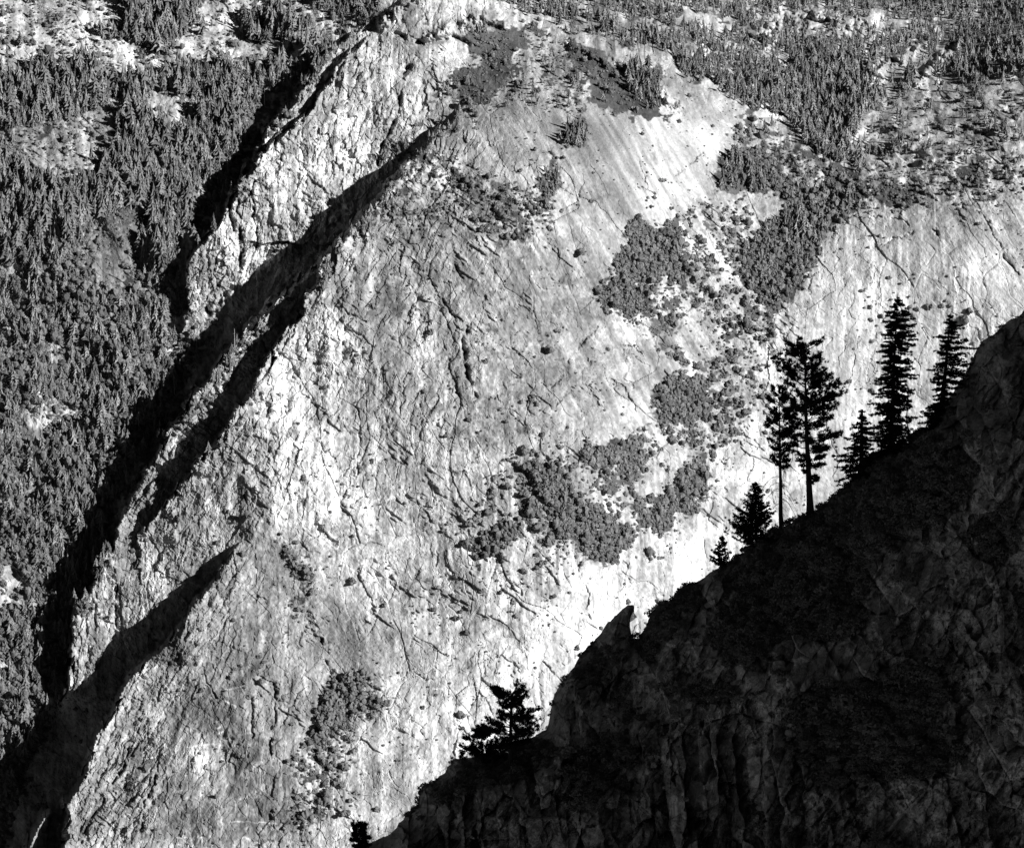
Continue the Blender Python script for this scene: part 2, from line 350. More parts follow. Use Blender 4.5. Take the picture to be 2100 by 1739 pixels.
paint(m5([(1720,1390),(1900,1330),(2040,1200),(2110,1120),(2300,1150),(2180,1400),(2040,1500),(2020,1570),(1900,1560),(1840,1450)]), .26, .74, .6)
paint(m5([(2000,900),(2110,880),(2200,1000),(2110,1120),(1960,1150),(1900,1100)]), .02, .45, .2)
paint(m7([(300,30),(560,20),(640,60),(1300,0),(1320,380),(700,380),(470,330),(360,240)]), .03, .30, .12)
paint(m7([(-60,750),(0,690),(60,640),(180,720),(120,790),(0,1010),(-120,1180),(-270,1350),(-270,1260),(-180,1050)]), .02, 1, 1)
paint(m7([(60,640),(220,700),(300,880),(240,960),(160,980),(60,900)]), 0, .6, .25)
paint(m6([(1860,1170),(2050,950),(2200,1050),(2110,1380),(1900,1600),(1600,1739),(1560,1700),(1700,1560),(1830,1330)]), .0, .5, .35)
paint([(550,1075),(600,1100),(650,1190),(625,1200),(570,1130)], 0, .55, .3)
paint([(585,1170),(625,1190),(620,1270),(590,1265)], 0, .55, .5)
paint(m4([(1380,360),(1540,400),(1480,470),(1400,520)]), .2, .5, .4)
paint(m6([(1700,400),(1790,380),(1800,420),(1620,560),(1440,760),(1430,720),(1600,560)]), 0, .25, .5)
def strip(pl, w, con, shr, grd):
    d, _, _, _ = seg_dist(MG.X, MG.Y, pl); m = d < w
    CON[m] = np.maximum(CON[m], con); SHR[m] = np.maximum(SHR[m], shr); GRD[m] = np.maximum(GRD[m], grd)
CONs = CON.copy(); d_, _, _, _ = seg_dist(MG.X, MG.Y, [(620,150),(575,215),(530,270),(490,340),(450,410),(400,480),(365,560)]); CON[(d_ < 24) & inside(MG.X, MG.Y, valley)] *= .3
strip([(945,235),(905,290),(870,320),(835,360),(800,405)], 9, .6, .6, .5)
strip([(800,405),(745,470),(712,500),(678,545),(655,600)], 12, .5, .5, .4)
strip([(575,640),(530,690),(480,745),(440,800),(400,840),(350,890)], 12, .38, .5, .3)
strip([(540,790),(490,860),(420,940),(365,1030)], 10, .25, .5, .25)
strip([(600,235),(560,280),(520,340),(490,385)], 12, .35, .5, .3)
strip([(905,190),(870,250),(830,310),(800,330),(780,350)], 10, .5, .5, .4)
CONb, SHRb, GRDb = blur(CON, 1), blur(SHR, 3), blur(GRD, 2)

def mapv(A, x, y):
    return MG.look(A, np.clip(x, 0, 2100), np.clip(y, 0, 1739))

def soft(polys, r=5):
    A = np.zeros(MG.X.shape)
    for p, v in polys: A[inside(MG.X, MG.Y, p)] = v
    return blur(A, r)
# roughness of the rock (plates height), tone of the rock, and which way the plates run
ROUGH = soft([(([(-50,-50),(2150,-50),(2150,1800),(-50,1800)]), .34),
  ([(790,30),(735,60),(640,150),(567,253),(507,347),(463,447),(383,560),(388,640),(375,672),(440,700),(640,590),(700,490),(820,350),(905,250),(905,180),(850,60)], .95),
  (m2([(230,90),(290,60),(400,-20),(960,-20),(1000,120),(900,200),(760,220),(300,180)]), 1.25),
  ([(640,150),(567,253),(507,347),(463,447),(383,560),(375,672),(470,640),(520,500),(540,350),(680,150)], 1.5),
  ([(940,210),(1400,200),(1500,250),(1480,330),(1300,600),(1200,560),(1000,420),(900,300)], .22),
  ([(1120,240),(1400,240),(1480,280),(1420,400),(1300,430),(1220,330)], .06),
  ([(530,740),(620,640),(640,590),(560,590),(460,700),(330,870),(240,1050),(207,1169),(300,1160),(480,860)], 1.3),
  ([(700,600),(900,600),(1000,900),(960,1150),(880,1230),(740,1200),(620,1000),(560,860),(620,700)], .36),
  ([(1700,460),(2150,460),(2150,900),(1600,1100),(1650,700)], .2),
  ([(520,1060),(440,1200),(300,1370),(190,1570),(130,1739),(290,1739),(330,1500),(420,1350),(470,1250)], 1.35),
  ([(207,1169),(147,1346),(143,1430),(400,1170),(480,1080),(300,1100)], .8),
  ([(760,1230),(1290,1230),(1130,1739),(740,1739),(740,1400)], .28)], 6)
SLANT = soft([([(520,1060),(440,1200),(300,1370),(190,1570),(130,1739),(330,1739),(400,1500),(470,1350),(500,1250)], 1), ([(530,740),(640,590),(560,590),(460,700),(330,870),(240,1050),(300,1100),(480,860)], .8)], 10)
BACK = soft([([(940,210),(1500,200),(1560,600),(1500,900),(1250,900),(1000,700),(760,500),(820,350)], .9), ([(520,1060),(800,1300),(780,1400),(600,1300)], .7),([(1850,420),(2150,350),(2150,620),(2050,600)],.8)], 10)
HORIZ = soft([([(-50,-50),(640,-50),(600,150),(-50,170)], 1), ([(-50,240),(260,200),(200,400),(-50,400)], .8), ([(1400,-50),(2150,-50),(2150,440),(1800,440),(1740,250)], 1)], 6)
TONE = soft([(([(-50,-50),(2150,-50),(2150,1800),(-50,1800)]), 1.0),
  ([(-50,-50),(750,-50),(600,150),(-50,170)], 1.18), ([(-50,240),(260,200),(200,400),(-50,400)], 1.0),
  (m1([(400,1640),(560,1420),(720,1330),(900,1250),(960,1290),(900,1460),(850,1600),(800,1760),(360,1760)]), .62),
  (m4([(0,0),(1000,0),(1000,1739),(0,1739)]), .8),
  ([(790,30),(735,60),(640,150),(567,253),(507,347),(463,447),(383,560),(388,640),(440,700),(640,590),(700,490),(820,350),(905,250),(905,180),(850,60)], 1.03),
  ([(740,640),(1300,600),(1100,700),(740,600)], .85),
  ([(640,590),(820,350),(1000,400),(1250,500),(1240,700),(1400,700),(1380,950),(900,900),(730,680)], .8),
  ([(1120,240),(1300,240),(1300,430),(1200,420)], .82),([(1300,250),(1400,240),(1480,280),(1440,400),(1310,440)], 1.12),
  ([(860,600),(1000,560),(1200,680),(1130,700),(960,640)], .72),
  ([(640,640),(690,640),(760,740),(740,830),(720,900),(740,1000),(850,1020),(930,1060),(900,1150),(880,1230),(740,1200),(660,1130),(620,1030),(560,920),(530,820),(590,700)], 1.38),
  ([(560,900),(600,960),(620,1060),(660,1140),(700,1190),(760,1230),(730,1260),(640,1180),(560,1080),(520,960)], 1.2),
  ([(800,1010),(940,1030),(990,1200),(1100,1200),(1100,1400),(820,1420),(760,1240)], 1.12),
  ([(1150,1120),(1190,1120),(1240,1180),(1310,1230),(1240,1300),(1190,1380),(1150,1260)], 1.45),
  ([(1370,1130),(1430,1120),(1470,1180),(1400,1220)], 1.45),
  ([(850,1500),(960,1400),(1110,1350),(1130,1480),(940,1560),(850,1650)], 1.3),
  ([(1600,640),(1780,560),(1800,1000),(1500,1200),(1450,1100)], 1.1),
  ([(1780,500),(2000,480),(2100,560),(2150,660),(1950,900),(1800,900),(1720,850),(1700,650)], 1.22),
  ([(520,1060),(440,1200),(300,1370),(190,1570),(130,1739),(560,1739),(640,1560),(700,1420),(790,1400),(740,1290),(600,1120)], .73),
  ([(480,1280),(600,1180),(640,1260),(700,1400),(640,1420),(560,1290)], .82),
  ([(385,1580),(395,1540),(425,1520),(425,1560),(405,1605),(385,1600)], 1.4),
  ([(260,1100),(480,860),(560,900),(520,1050),(420,1180),(250,1170)], .84),
  ], 4)
print('maps', time.time() - T0)

# ------------------------------------------------------------------ far terrain: relief
Xf, Yf = X, Y
c = base.copy()
owner = np.zeros(X.shape, np.int8)
jf, _ = facets(X, Y, 11, 26, 118, 2); jf2, _ = facets(X, Y, 24, 60, 100, 5)
jag2 = fbm(X, Y, 22, 4, 1) * 6
jag = jf * 9 + jf2 * 12 + fbm(X, Y, 26, 4, 3) * 6 + fbm(X, Y, 7, 2, 5) * 2.2
for k, nm in enumerate(LNAMES):
    pl, dec, K = SIL[nm]
    q = {'buttress': .75, 'pinnacle': .4}.get(nm, 1.05)
    cl = base - CG.look(layerS[nm], X + jag * q, Y + jag2 * q)
    m = (cl < c - .5)
    c = np.where(cl < c, cl, c); owner = np.where(m, k + 1, owner)
print('layers', time.time() - T0)
rough = mapv(ROUGH, X, Y); slant = mapv(SLANT, X, Y); back = mapv(BACK, X, Y); horiz = mapv(HORIZ, X, Y)
vert = np.clip(1 - slant - back - horiz, 0, 1)
WX = X + fbm(X, Y, 40, 4, 2) * 26; WY = Y + fbm(X, Y, 40, 4, 6) * 26
veg = mapv(GRDb, WX, WY) - .5 * smooth(fbm(X, Y * .8, 46, 4, 5, .7) * 3.2 + .1) * ((X < 420) & (Y > 480)); veg = np.clip(veg, 0, 1)
f1, e1 = facets(X, Y, 30, 52, 78, 0); f2, e2 = facets(X, Y, 8, 17, 96, 2)
f3, e3 = facets(X, Y, 16, 34, 112, 5, .5); mixf = smooth(fbm(X, Y, 150, 2, 4) * 2 + .5); f1 = f1 * mixf + f3 * (1 - mixf); e1 = np.where(mixf > .5, e1, e3)
s1, d1 = facets(X, Y, 20, 80, 126, 3); s2, d2 = facets(X, Y, 8, 30, 122, 5)
b1, h1 = facets(X, Y, 34, 90, 58, 4); b2, h2 = facets(X, Y, 10, 36, 62, 6)
z1, y1 = facets(X, Y, 16, 50, 8, 1); z2, y2 = facets(X, Y, 5, 17, 6, 7)
big = vert * f1 + slant * s1 + back * b1 + horiz * z1 * .6
sml = vert * f2 + slant * s2 + back * b2 + horiz * z2 * .8
ebig = vert * e1 + slant * d1 + back * h1 + horiz * y1
esml = vert * e2 + slant * d2 + back * h2 + horiz * y2
print('facets', time.time() - T0)
patch = smooth((fbm(X, Y, 90, 3, 6) + .35) / .7)
g1, eg = facets(X, Y, 85, 150, 68, 6, .4, .6); g2, eg2 = facets(X, Y, 60, 130, 118, 3, .4, .6)
slab = g1 * (1 - slant) + g2 * slant; eslab = eg * (1 - slant) + eg2 * slant
plat_ = smooth((430 - Y - .1 * np.abs(X - 1800)) / 60) * smooth((X - 1380 - (Y - 150) * 1.15) / 60)
gul = fbm(rot(X, Y, 62)[0], rot(X, Y, 62)[1] * .4, 95, 4, 3) * 30 * ((owner == 0) & (X < 800))
gul += fbm(X * .7, Y * 1.3, 100, 4, 6) * 45 * plat_ + fbm(X * .8, Y * 1.4, 30, 3, 2) * 9 * plat_
rel = gul + rough * (big * 7.5 * (.25 + .9 * patch)) + np.minimum(rough, 1.6) ** 1.5 * sml * 3.6 * (.3 + .9 * patch) + slab * 5.5 * np.minimum(rough + .25, .9)
jm = smooth(fbm(X, Y, 70, 3, 4) * 4 - .1) * smooth((rough - .1) / .2)
rel += 2.0 * np.exp(-(eslab / .02) ** 2) * jm
L1 = fbm(*rot(X, Y, 63), 60, 5, 2, .6); L2 = fbm(rot(X, Y, 95)[0] * 1.6, rot(X, Y, 95)[1] * .6, 46, 5, 4, .6); L3 = fbm(rot(X, Y, 122)[0] * 1.5, rot(X, Y, 122)[1] * .7, 52, 5, 1, .6)
lm = [smooth(fbm(X, Y, 42, 3, k_) * 5 - .5) for k_ in (0, 3, 6)]
L4 = fbm(rot(X, Y, 36)[0] * 1.8, rot(X, Y, 36)[1] * .5, 50, 4, 0, .6); lm4 = smooth(fbm(X, Y, 60, 3, 2) * 5 - .4)
lines = np.maximum.reduce([np.exp(-(L1 / .012) ** 2) * lm[0], np.exp(-(L2 / .014) ** 2) * lm[1], np.exp(-(L3 / .012) ** 2) * lm[2], np.exp(-(L4 / .014) ** 2) * lm4])
rel0 = 7 * np.tanh(L4 / .05) * lm4 * .35
lines = lines * smooth((rough - .1) / .2)
rel += lines * (.7 + 1.0 * rough) + rel0 * smooth((rough - .17) / .15)
crk = smooth(fbm(X, Y, 34, 3, 1) * 4 - .4)
rel += np.minimum(rough, 1.1) * (4.0 * np.exp(-(ebig / .045) ** 2) + 1.6 * rough * np.exp(-(esml / .09) ** 2)) * crk
rel += fbm(X, Y, 150, 3, 2) * 20 * (.5 + .5 * rough) + fbm(X, Y, 5, 2, 4) * (.3 + .8 * rough) + fbm(X, Y, 16, 3, 0) * 2.4 * (.15 + rough)
uu, vv = rot(X, Y, 88)
rel += rough * fbm(uu, vv / 7, 9, 3, 5) * 1.5 * vert
uu, vv = rot(X, Y, 60)
rel += (.25 + .6 * rough) * fbm(uu, vv / 8, 7, 3, 6) * 1.8 * back
rel *= 1 - .5 * veg
rel += horiz * fbm(X / 3, Y, 7, 3, 3) * 2.4
rel += veg * fbm(X, Y, 9, 3, 7) * 3.0
# cracks, chimneys and overhang lines seen in the photo: (points, depth m, half width)
CR = [
 (m2([(420,410),(370,480),(400,500)]), 15, 4), (m2([(360,560),(365,640),(340,720),(300,790),(270,860),(240,940),(225,1010)]), 14, 3.5),
 (m2([(210,130),(150,210),(90,290),(0,400)]), 8, 3),
 (m5([(560,0),(620,110),(680,190),(740,240)]), 7, 2.2), (m5([(780,270),(750,340),(760,450),(775,560),(800,640),(830,700)]), 13, 4.5),
 (m5([(95,780),(110,850),(118,960),(98,1040),(98,1180)]), 8, 1.8), (m5([(690,620),(720,690),(760,740),(960,700),(1000,760),(1110,880)]), 4, 1.5),
 (m5([(1730,380),(1790,400),(1845,430)]), 9, 2), (m5([(1660,600),(1740,640),(1780,720),(1810,790)]), 6, 1.8), (m5([(1570,280),(1500,350),(1440,430)]), 7, 3),
 (m5([(1400,470),(1370,560),(1300,640)]), 5, 2.5), (m5([(1980,490),(2005,600)]), 7, 2.2), (m5([(20,180),(150,240)]), 6, 1.6), (m5([(1310,760),(1400,660)]), 6, 3),
 (m5([(1520,470),(1535,520)]), 6, 2), (m5([(1640,900),(1660,950)]), 5, 1.5), (m5([(430,870),(460,910)]), 5, 1.5), (m5([(310,1600),(350,1650)]), 5, 1.4),
 (m5([(180,980),(260,1040),(380,1120)]), 4, 1.4), (m5([(470,1380),(560,1390)]), 4, 1.3), (m5([(590,1660),(580,1739)]), 5, 1.5),
 (m6([(1250,650),(1270,710),(1300,750),(1330,820)]), 7, 1.8), (m6([(1540,810),(1555,900),(1545,980),(1555,1050)]), 8, 2),
 (m6([(1680,730),(1700,780),(1690,870),(1700,940),(1670,1000),(1660,1160)]), 10, 2.4), (m6([(1980,460),(2010,580),(2040,700),(2110,735)]), 10, 2.2),
 (m6([(960,1300),(940,1370),(890,1450),(880,1560),(865,1640)]), 13, 2.6), (m6([(970,1180),(965,1260)]), 7, 2), (m6([(790,1130),(780,1200),(740,1280),(700,1340)]), 10, 2.4),
 (m6([(1050,560),(1020,640),(1010,720),(960,820)]), 8, 2.4), (m6([(720,120),(710,240),(715,370)]), 10, 2.6), (m6([(590,170),(585,300),(590,400)]), 8, 2.4), (m6([(530,290),(530,420),(560,600)]), 6, 2),
 (m6([(640,1440),(560,1560),(500,1700)]), 10, 2.6), (m6([(520,1560),(480,1680)]), 8, 2.4), (m6([(1150,360),(1160,420),(1130,460)]), 7, 2),
 (m6([(1130,770),(1050,770),(1010,760)]), 5, 2), (m6([(1010,900),(960,1000),(860,1080)]), 6, 2), (m6([(720,1090),(650,1250),(560,1380),(470,1560)]), 9, 2.4), (m6([(860,1090),(800,1170)]), 8, 2),
 (m4([(1370,580),(1380,660),(1400,640)]), 14, 4), (m4([(1640,430),(1610,340),(1650,260)]), 10, 3), (m4([(1770,300),(1690,380)]), 9, 2),
 (m4([(1260,700),(1170,800)]), 8, 2), (m4([(1510,1310),(1530,1390)]), 8, 2), (m4([(1270,150),(1290,200)]), 12, 5), (m4([(1600,1010),(1680,1150),(1760,1300)]), 5, 1.6), (m4([(1660,560),(1680,680),(1780,720)]), 6, 1.6),
 (m4([(1755,760),(1757,800)]), 10, 2.5), (m4([(1720,440),(1730,480)]), 8, 2), (m4([(1380,900),(1310,1000),(1230,1010)]), 5, 2),
 (m1([(1560,1120),(1550,1200),(1560,1330),(1590,1450),(1580,1520)]), 12, 3), (m1([(1470,1240),(1460,1300),(1490,1370)]), 12, 2.6), (m1([(1410,1200),(1410,1300),(1440,1420)]), 10, 2.6),
 (m1([(1480,1400),(1490,1500),(1480,1640)]), 14, 4), (m1([(1300,1480),(1270,1560),(1280,1640)]), 9, 2.4), (m1([(1590,1510),(1500,1620)]), 9, 2.4), (m1([(1370,1500),(1330,1600),(1320,1700)]), 9, 2.4), (m1([(1650,900),(1620,960)]), 9, 2.4),
 (m1([(1940,400),(1960,420),(1930,500)]), 10, 2.2), (m1([(1940,900),(1915,1010),(1920,1060)]), 6, 1.6),
 (m7([(1240,590),(1300,660),(1355,710)]), 7, 2), (m7([(1460,0),(1480,80),(1520,180),(1510,260),(1530,330)]), 7, 1.8), (m7([(650,830),(720,800),(890,810),(930,920)]), 5, 1.6), (m7([(370,700),(420,650),(500,690)]), 5, 1.5),
 (m7([(800,20),(750,60),(740,90)]), 6, 1.5), (m7([(1110,130),(1100,180)]), 6, 1.6),
 (m3([(1850,1330),(1960,1530),(1980,1590),(2060,1680)]), 8, 2), (m3([(1530,1400),(1570,1440)]), 10, 2.5), (m3([(1240,1340),(1330,1350),(1390,1380)]), 6, 2), (m3([(1160,1340),(1200,1330),(1240,1345)]), 7, 2), (m3([(1200,1520),(1300,1470),(1460,1420)]), 5, 2.5),
 (m2([(1820,940),(1885,1160)]), 4, 1.4), (m3([(-280,1150),(-170,1190)]), 6, 2), (m2([(660,1590),(740,1700)]), 5, 1.6), (m2([(1290,1540),(1440,1660)]), 5, 1.4), (m2([(1140,180),(1060,130)]), 3, 2),
 (m3([(120,940),(60,1000),(-40,1080)]), 7, 2.2), (m3([(1560,960),(1540,1000)]), 5, 2), (m3([(1590,1180),(1640,1200)]), 7, 2.5)]
def stroke(A, pts, amp, w, wob=2.0, mode='add'):
    xs = [p[0] for p in pts]; ys = [p[1] for p in pts]; pad = w * 3 + 6
    i0, i1 = [int(np.clip((v - FG_.x0) / ST, 0, A.shape[1])) for v in (min(xs) - pad, max(xs) + pad)]
    j0, j1 = [int(np.clip((v - FG_.y0) / ST, 0, A.shape[0])) for v in (min(ys) - pad, max(ys) + pad)]
    if i1 <= i0 or j1 <= j0: return
    xx = X[j0:j1, i0:i1]; yy = Y[j0:j1, i0:i1]
    wx = xx + wob * fbm(xx, yy, 9, 3, 2); wy = yy + wob * fbm(xx, yy, 9, 3, 5)
    d, _, _, _ = seg_dist(wx, wy, pts)
    A[j0:j1, i0:i1] += amp * np.exp(-(d / w) ** 2) * np.clip(.75 + 1.8 * fbm(xx, yy, 16, 3, 3), 0, 1.4)
CK = np.zeros(X.shape)
stroke(CK, [(785,48),(815,18),(850,-5),(900,-20)], -34, 12); stroke(CK, [(880,75),(940,50),(990,35),(1035,50)], -20, 12); stroke(CK, [(810,70),(870,92),(930,75),(960,90)], 16, 5); stroke(CK, [(1170,90),(1250,130),(1330,165),(1390,225)], -16, 14)
stroke(CK, [(1770,172),(1830,125),(1880,98)], -30, 12); stroke(CK, [(1880,168),(1930,115),(1980,80)], -32, 10); stroke(CK, [(1560,70),(1660,35),(1790,45)], -30, 26); stroke(CK, [(1520,72),(1590,66)], -18, 12)
for pts, amp, w in CR: stroke(CK, pts, amp * (1.1 if amp > 9 else .75), w, 5)
c = c + rel * .87 + CK
print('relief', time.time() - T0)

# ------------------------------------------------------------------ far terrain: colour of the stone
tone = mapv(TONE, X, Y)
uu, vv = rot(X + 6 * fbm(X, Y, 60, 2, 1), Y, 89)
streak = fbm(uu, vv / 14, 9, 4, 2)
ub, vb = rot(X + 10 * fbm(X, Y, 80, 2, 1), Y, 60)
streak = streak * (1 - np.clip(back + slant, 0, 1)) + fbm(ub, vb / 14, 8, 4, 4) * back + fbm(*[q for q in (rot(X, Y, 122)[0], rot(X, Y, 122)[1] / 10)], 8, 3, 5) * slant
cell = big * (.4 + patch) * .5 + sml * .5
cell2, _ = facets(X, Y, 5, 9, 70, 6, .6)
mott = fbm(X, Y, 70, 5, 7, .6); fine = fbm(X, Y, 7, 3, 1)
lich = smooth((fbm(X, Y, 24, 4, 0, .62) - .02) / .22)          # grey lichen-dark areas
lb = smooth((fbm(X, Y, 120, 3, 3) + .3) / .6)
sq = np.clip(rough / .34, .22, 1.2)
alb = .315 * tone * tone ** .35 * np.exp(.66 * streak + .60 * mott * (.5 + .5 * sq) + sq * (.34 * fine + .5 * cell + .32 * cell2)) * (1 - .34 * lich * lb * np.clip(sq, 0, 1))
ws = smooth((fbm(uu, vv / 20, 5, 2, 6) - .30) / .2) * smooth(fbm(X, Y, 110, 2, 5) * 2.5 + .1)  # water-stain stripes
alb *= 1 - .42 * ws * vert
alb *= 1 - .25 * smooth((.05 - esml) / .05) * rough
alb *= 1 - .30 * lines
alb *= 1 + .16 * slab
VE = [m4([(1900,290),(1960,310),(2060,350),(2110,360)]), m4([(2010,200),(2040,340),(2060,440),(2050,600)]), m4([(1960,430),(2020,440),(2080,430),(2110,450)]), m4([(1850,370),(1900,450),(1960,470),(2110,500)]),
 m4([(1690,720),(1800,710),(1860,680),(2000,690)]), m4([(1830,900),(1810,830),(1860,700),(1850,560)]), m4([(1940,880),(1960,1000),(1930,1180),(1900,1240)]), m4([(1780,1130),(1860,1160),(1980,1190)]), m4([(1840,960),(1900,940),(2000,870)]), m4([(2030,430),(2050,500),(2110,540)]), m4([(1950,100),(2060,190)]),m4([(1990,160),(2060,190),(2110,160)]),
 m6([(1060,1400),(1140,1380),(1200,1380),(1260,1350)]), m6([(1080,1460),(1150,1430),(1250,1410)]), m6([(1090,1675),(1240,1670)]), m6([(900,1700),(980,1690)]), m6([(1320,1390),(1420,1340)]), m6([(1480,1440),(1560,1400),(1640,1350)]), m6([(1360,1580),(1540,1575),(1700,1590)]), m6([(1450,1700),(1500,1670),(1600,1710)]),
 m6([(1330,960),(1400,945)]), m6([(1330,1000),(1390,990)]), m6([(1340,1040),(1400,1010)]), m6([(1380,770),(1500,740)]), m6([(1390,840),(1450,870)]), m6([(850,1190),(1000,1175)]), m6([(1460,1050),(1560,1020)]), m6([(1150,1120),(1300,1100),(1500,1110)]), m6([(1550,1270),(1640,1240)]), m6([(1080,1720),(1200,1730)]), m6([(1640,1240),(1690,1180)]),
 m1([(1900,1240),(2020,1230)]), m7([(880,440),(960,450),(1020,490)]), m7([(560,985),(640,1000),(800,960)]), m7([(560,760),(680,770)])]
VN = np.zeros(X.shape)
for v in VE: stroke(VN, v, .9, 1.5, 3)
alb = alb + .35 * np.clip(VN, 0, 1) * (1 - np.clip(alb, 0, .8))
ST_ = [(m2([(1830,760),(1940,1000)]), .3, 5), (m2([(1900,780),(2080,1060)]), .22, 4), (m5([(280,0),(340,200)]), .3, 10), (m5([(1090,730),(1060,780)]), .2, 6), (m5([(790,290),(800,400),(830,620)]), .35, 8), (m5([(900,300),(960,300),(1010,360)]), .35, 9),
 (m6([(1600,600),(1530,680),(1450,750)]), .32, 12), (m6([(1510,980),(1470,1240),(1430,1400)]), .3, 12), (m6([(1600,1080),(1560,1300),(1540,1500),(1530,1600)]), .32, 20), (m6([(1330,900),(1300,1150)]), .25, 7), (m6([(1080,1500),(1180,1450),(1220,1600)]), .25, 14), (m6([(860,1200),(850,1300)]), .25, 14), (m6([(1720,420),(1640,520)]), .25, 12),
 (m4([(1820,880),(1830,990),(1800,1180)]), .35, 9), (m4([(1570,720),(1600,820)]), .25, 12), (m5([(10,560),(30,600)]), .4, 9), (m5([(640,900),(900,960),(960,1000)]), .25, 10), (m5([(580,780),(660,760)]), .3, 9), (m5([(1080,900),(1130,930)]), .3, 9),
 (m3([(1300,1500),(1330,1700)]), .3, 5), (m3([(1580,1460),(1600,1739)]), .25, 4), (m3([(1700,1480),(1760,1739)]), .22, 4), (m3([(1820,1450),(1900,1739)]), .25, 4), (m3([(1950,1300),(2100,1560)]), .3, 6), (m3([(1870,1380),(2050,1640)]), .3, 6), (m3([(1120,1640),(1130,1739)]), .3, 6), (m3([(1200,1500),(1210,1600)]), .3, 6), (m3([(1550,1740),(1560,1900)]), .3, 8),
 (m7([(700,600),(730,660)]), .3, 6), (m7([(760,590),(790,680)]), .3, 5), (m7([(690,830),(740,850)]), .35, 5), (m7([(30,1250),(100,1500)]), .2, 8), (m7([(960,340),(1060,450)]), .25, 10), (m7([(1080,300),(1130,460)]), .25, 8), (m7([(570,930),(620,1050)]), .2, 7)]
SN = np.zeros(X.shape)
for p, a, w in ST_: stroke(SN, p, a * 1.5, w, 5)
alb *= 1 - np.clip(SN, 0, .6)
# low plants, duff and grass between the stones
gn = fbm(X, Y, 15, 4, 6, .6) * .5 + fbm(X * .45, Y, 5, 2, 2) * .25 + .5
gcov = smooth((veg * 1.12 - gn) / .12 + .5)
gcov = np.where(veg > .96, 1, gcov)
alb = alb * (1 - gcov) + gcov * (.066 + .03 * fbm(X, Y, 6, 3, 5) + .05 * fbm(X, Y, 34, 4, 2))
alb = np.clip(alb, .025, .72)
print('albedo', time.time() - T0)

P = world(X, Y, c)
ny, nx = X.shape
idx = np.arange(ny * nx, dtype=np.int32).reshape(ny, nx)
Q = np.stack([idx[:-1, :-1], idx[1:, :-1], idx[1:, 1:], idx[:-1, 1:]], -1).reshape(-1, 4)
plateau = inside(X, Y, [(940,150),(985,170),(1050,200),(1180,215),(1380,215),(1500,240),(1640,330),(1760,400),(1790,430),(2300,400),(2300,-200),(700,-200),(780,40)])
owner = np.where((owner == 4) & plateau, 7, owner); owner = np.where((owner == 0) & plateau, 7, owner)
fo = np.maximum.reduce([owner[:-1, :-1], owner[1:, :-1], owner[1:, 1:], owner[:-1, 1:]]).reshape(-1)
Pv = P.reshape(-1, 3); av = alb.reshape(-1)
SN_ = {0: ('valley_slope', 'forested far valley side with pale granite patches, left edge of the view', 'hillside'),
       1: ('mountain_ridge', 'thin outermost granite strip left of the narrow black cleft on the upper fin', 'ridge'),
       2: ('mountain_fin', 'bright fluted granite fin leaning left below the summit', 'cliff'),
       3: ('cliff_rib', 'broken granite rib between the two long black shadows at left', 'ridge'),
       4: ('granite_wall', 'huge pale streaked granite wall filling the middle of the view', 'cliff'),
       5: ('rock_buttress', 'grey pyramid shaped granite buttress at the lower left with a black shaded flank', 'cliff'),
       6: ('rock_pinnacle', 'small sunlit rock tooth in the black shade at the bottom left corner', 'rock'),
       7: ('plateau', 'forested upland of pale granite domes along the top right', 'hills')}
for k, (nm, lb_, ct) in SN_.items():
    f = Q[fo == k]
    if not len(f): continue
    u = np.unique(f); mp_ = np.zeros(len(Pv), np.int32); mp_[u] = np.arange(len(u))
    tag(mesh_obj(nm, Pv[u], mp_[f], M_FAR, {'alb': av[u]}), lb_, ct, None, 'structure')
print('far mesh', time.time() - T0)

# ------------------------------------------------------------------ scatter models for the far plants
def conifer_arr(seed, tiers=7, seg=7, slim=.16, h0=.12):
    r = np.random.default_rng(seed); V = []; F = []
    for t in range(tiers):
        f = t / (tiers - 1); zb = h0 + (1 - h0) * (f * .86); zt = zb + (1 - h0) * (.34 - .14 * f); zt = min(zt, 1)
        R = slim * (1 - f) ** .8 * (.8 + .4 * r.random()) + .018
        o = len(V); V.append((r.normal(0, .008), r.normal(0, .008), zt)); a0 = r.random() * 6
        for s in range(seg * 2):
            a = a0 + s * math.pi / seg; rr = R * ((1.15 if s % 2 else .55) + r.normal(0, .16))
            V.append((rr * math.cos(a), rr * math.sin(a), zb - (.03 if s % 2 else -.02) + r.normal(0, .012)))
        for s in range(seg * 2): F.append((o, o + 1 + s, o + 1 + (s + 1) % (seg * 2)))
    return np.array(V), np.array(F)
def trunk_arr(h=.8, rb=.012, pale=False):
    V = []; F = []
    for z, rr in ((-.06, rb * 1.2), (h, rb * .35)):
        for s in range(4): V.append((rr * math.cos(s * 1.571), rr * math.sin(s * 1.571), z))
    for s in range(4): F += [(s, (s + 1) % 4, 4 + (s + 1) % 4), (s, 4 + (s + 1) % 4, 4 + s)]
    return np.array(V), np.array(F)
import bmesh
def blob_arr(seed, sub=2, lump=.35, sq=.85):
    bm = bmesh.new(); bmesh.ops.create_icosphere(bm, subdivisions=sub, radius=1)
    V = np.array([v.co[:] for v in bm.verts]); bm.verts.index_update()
    F = np.array([[v.index for v in f.verts] for f in bm.faces]); bm.free()
    r = np.random.default_rng(seed); cs = r.normal(0, 1, (9, 3)); cs /= np.linalg.norm(cs, axis=1)[:, None]
    d = (V @ cs.T).max(1); k = .62 + lump * np.clip((d - .45) / .5, 0, 1) * 1.4 + r.normal(0, .15, len(V))
    V = V * k[:, None]; V[:, 2] *= sq; V[:, 2] += .45
    return V, F
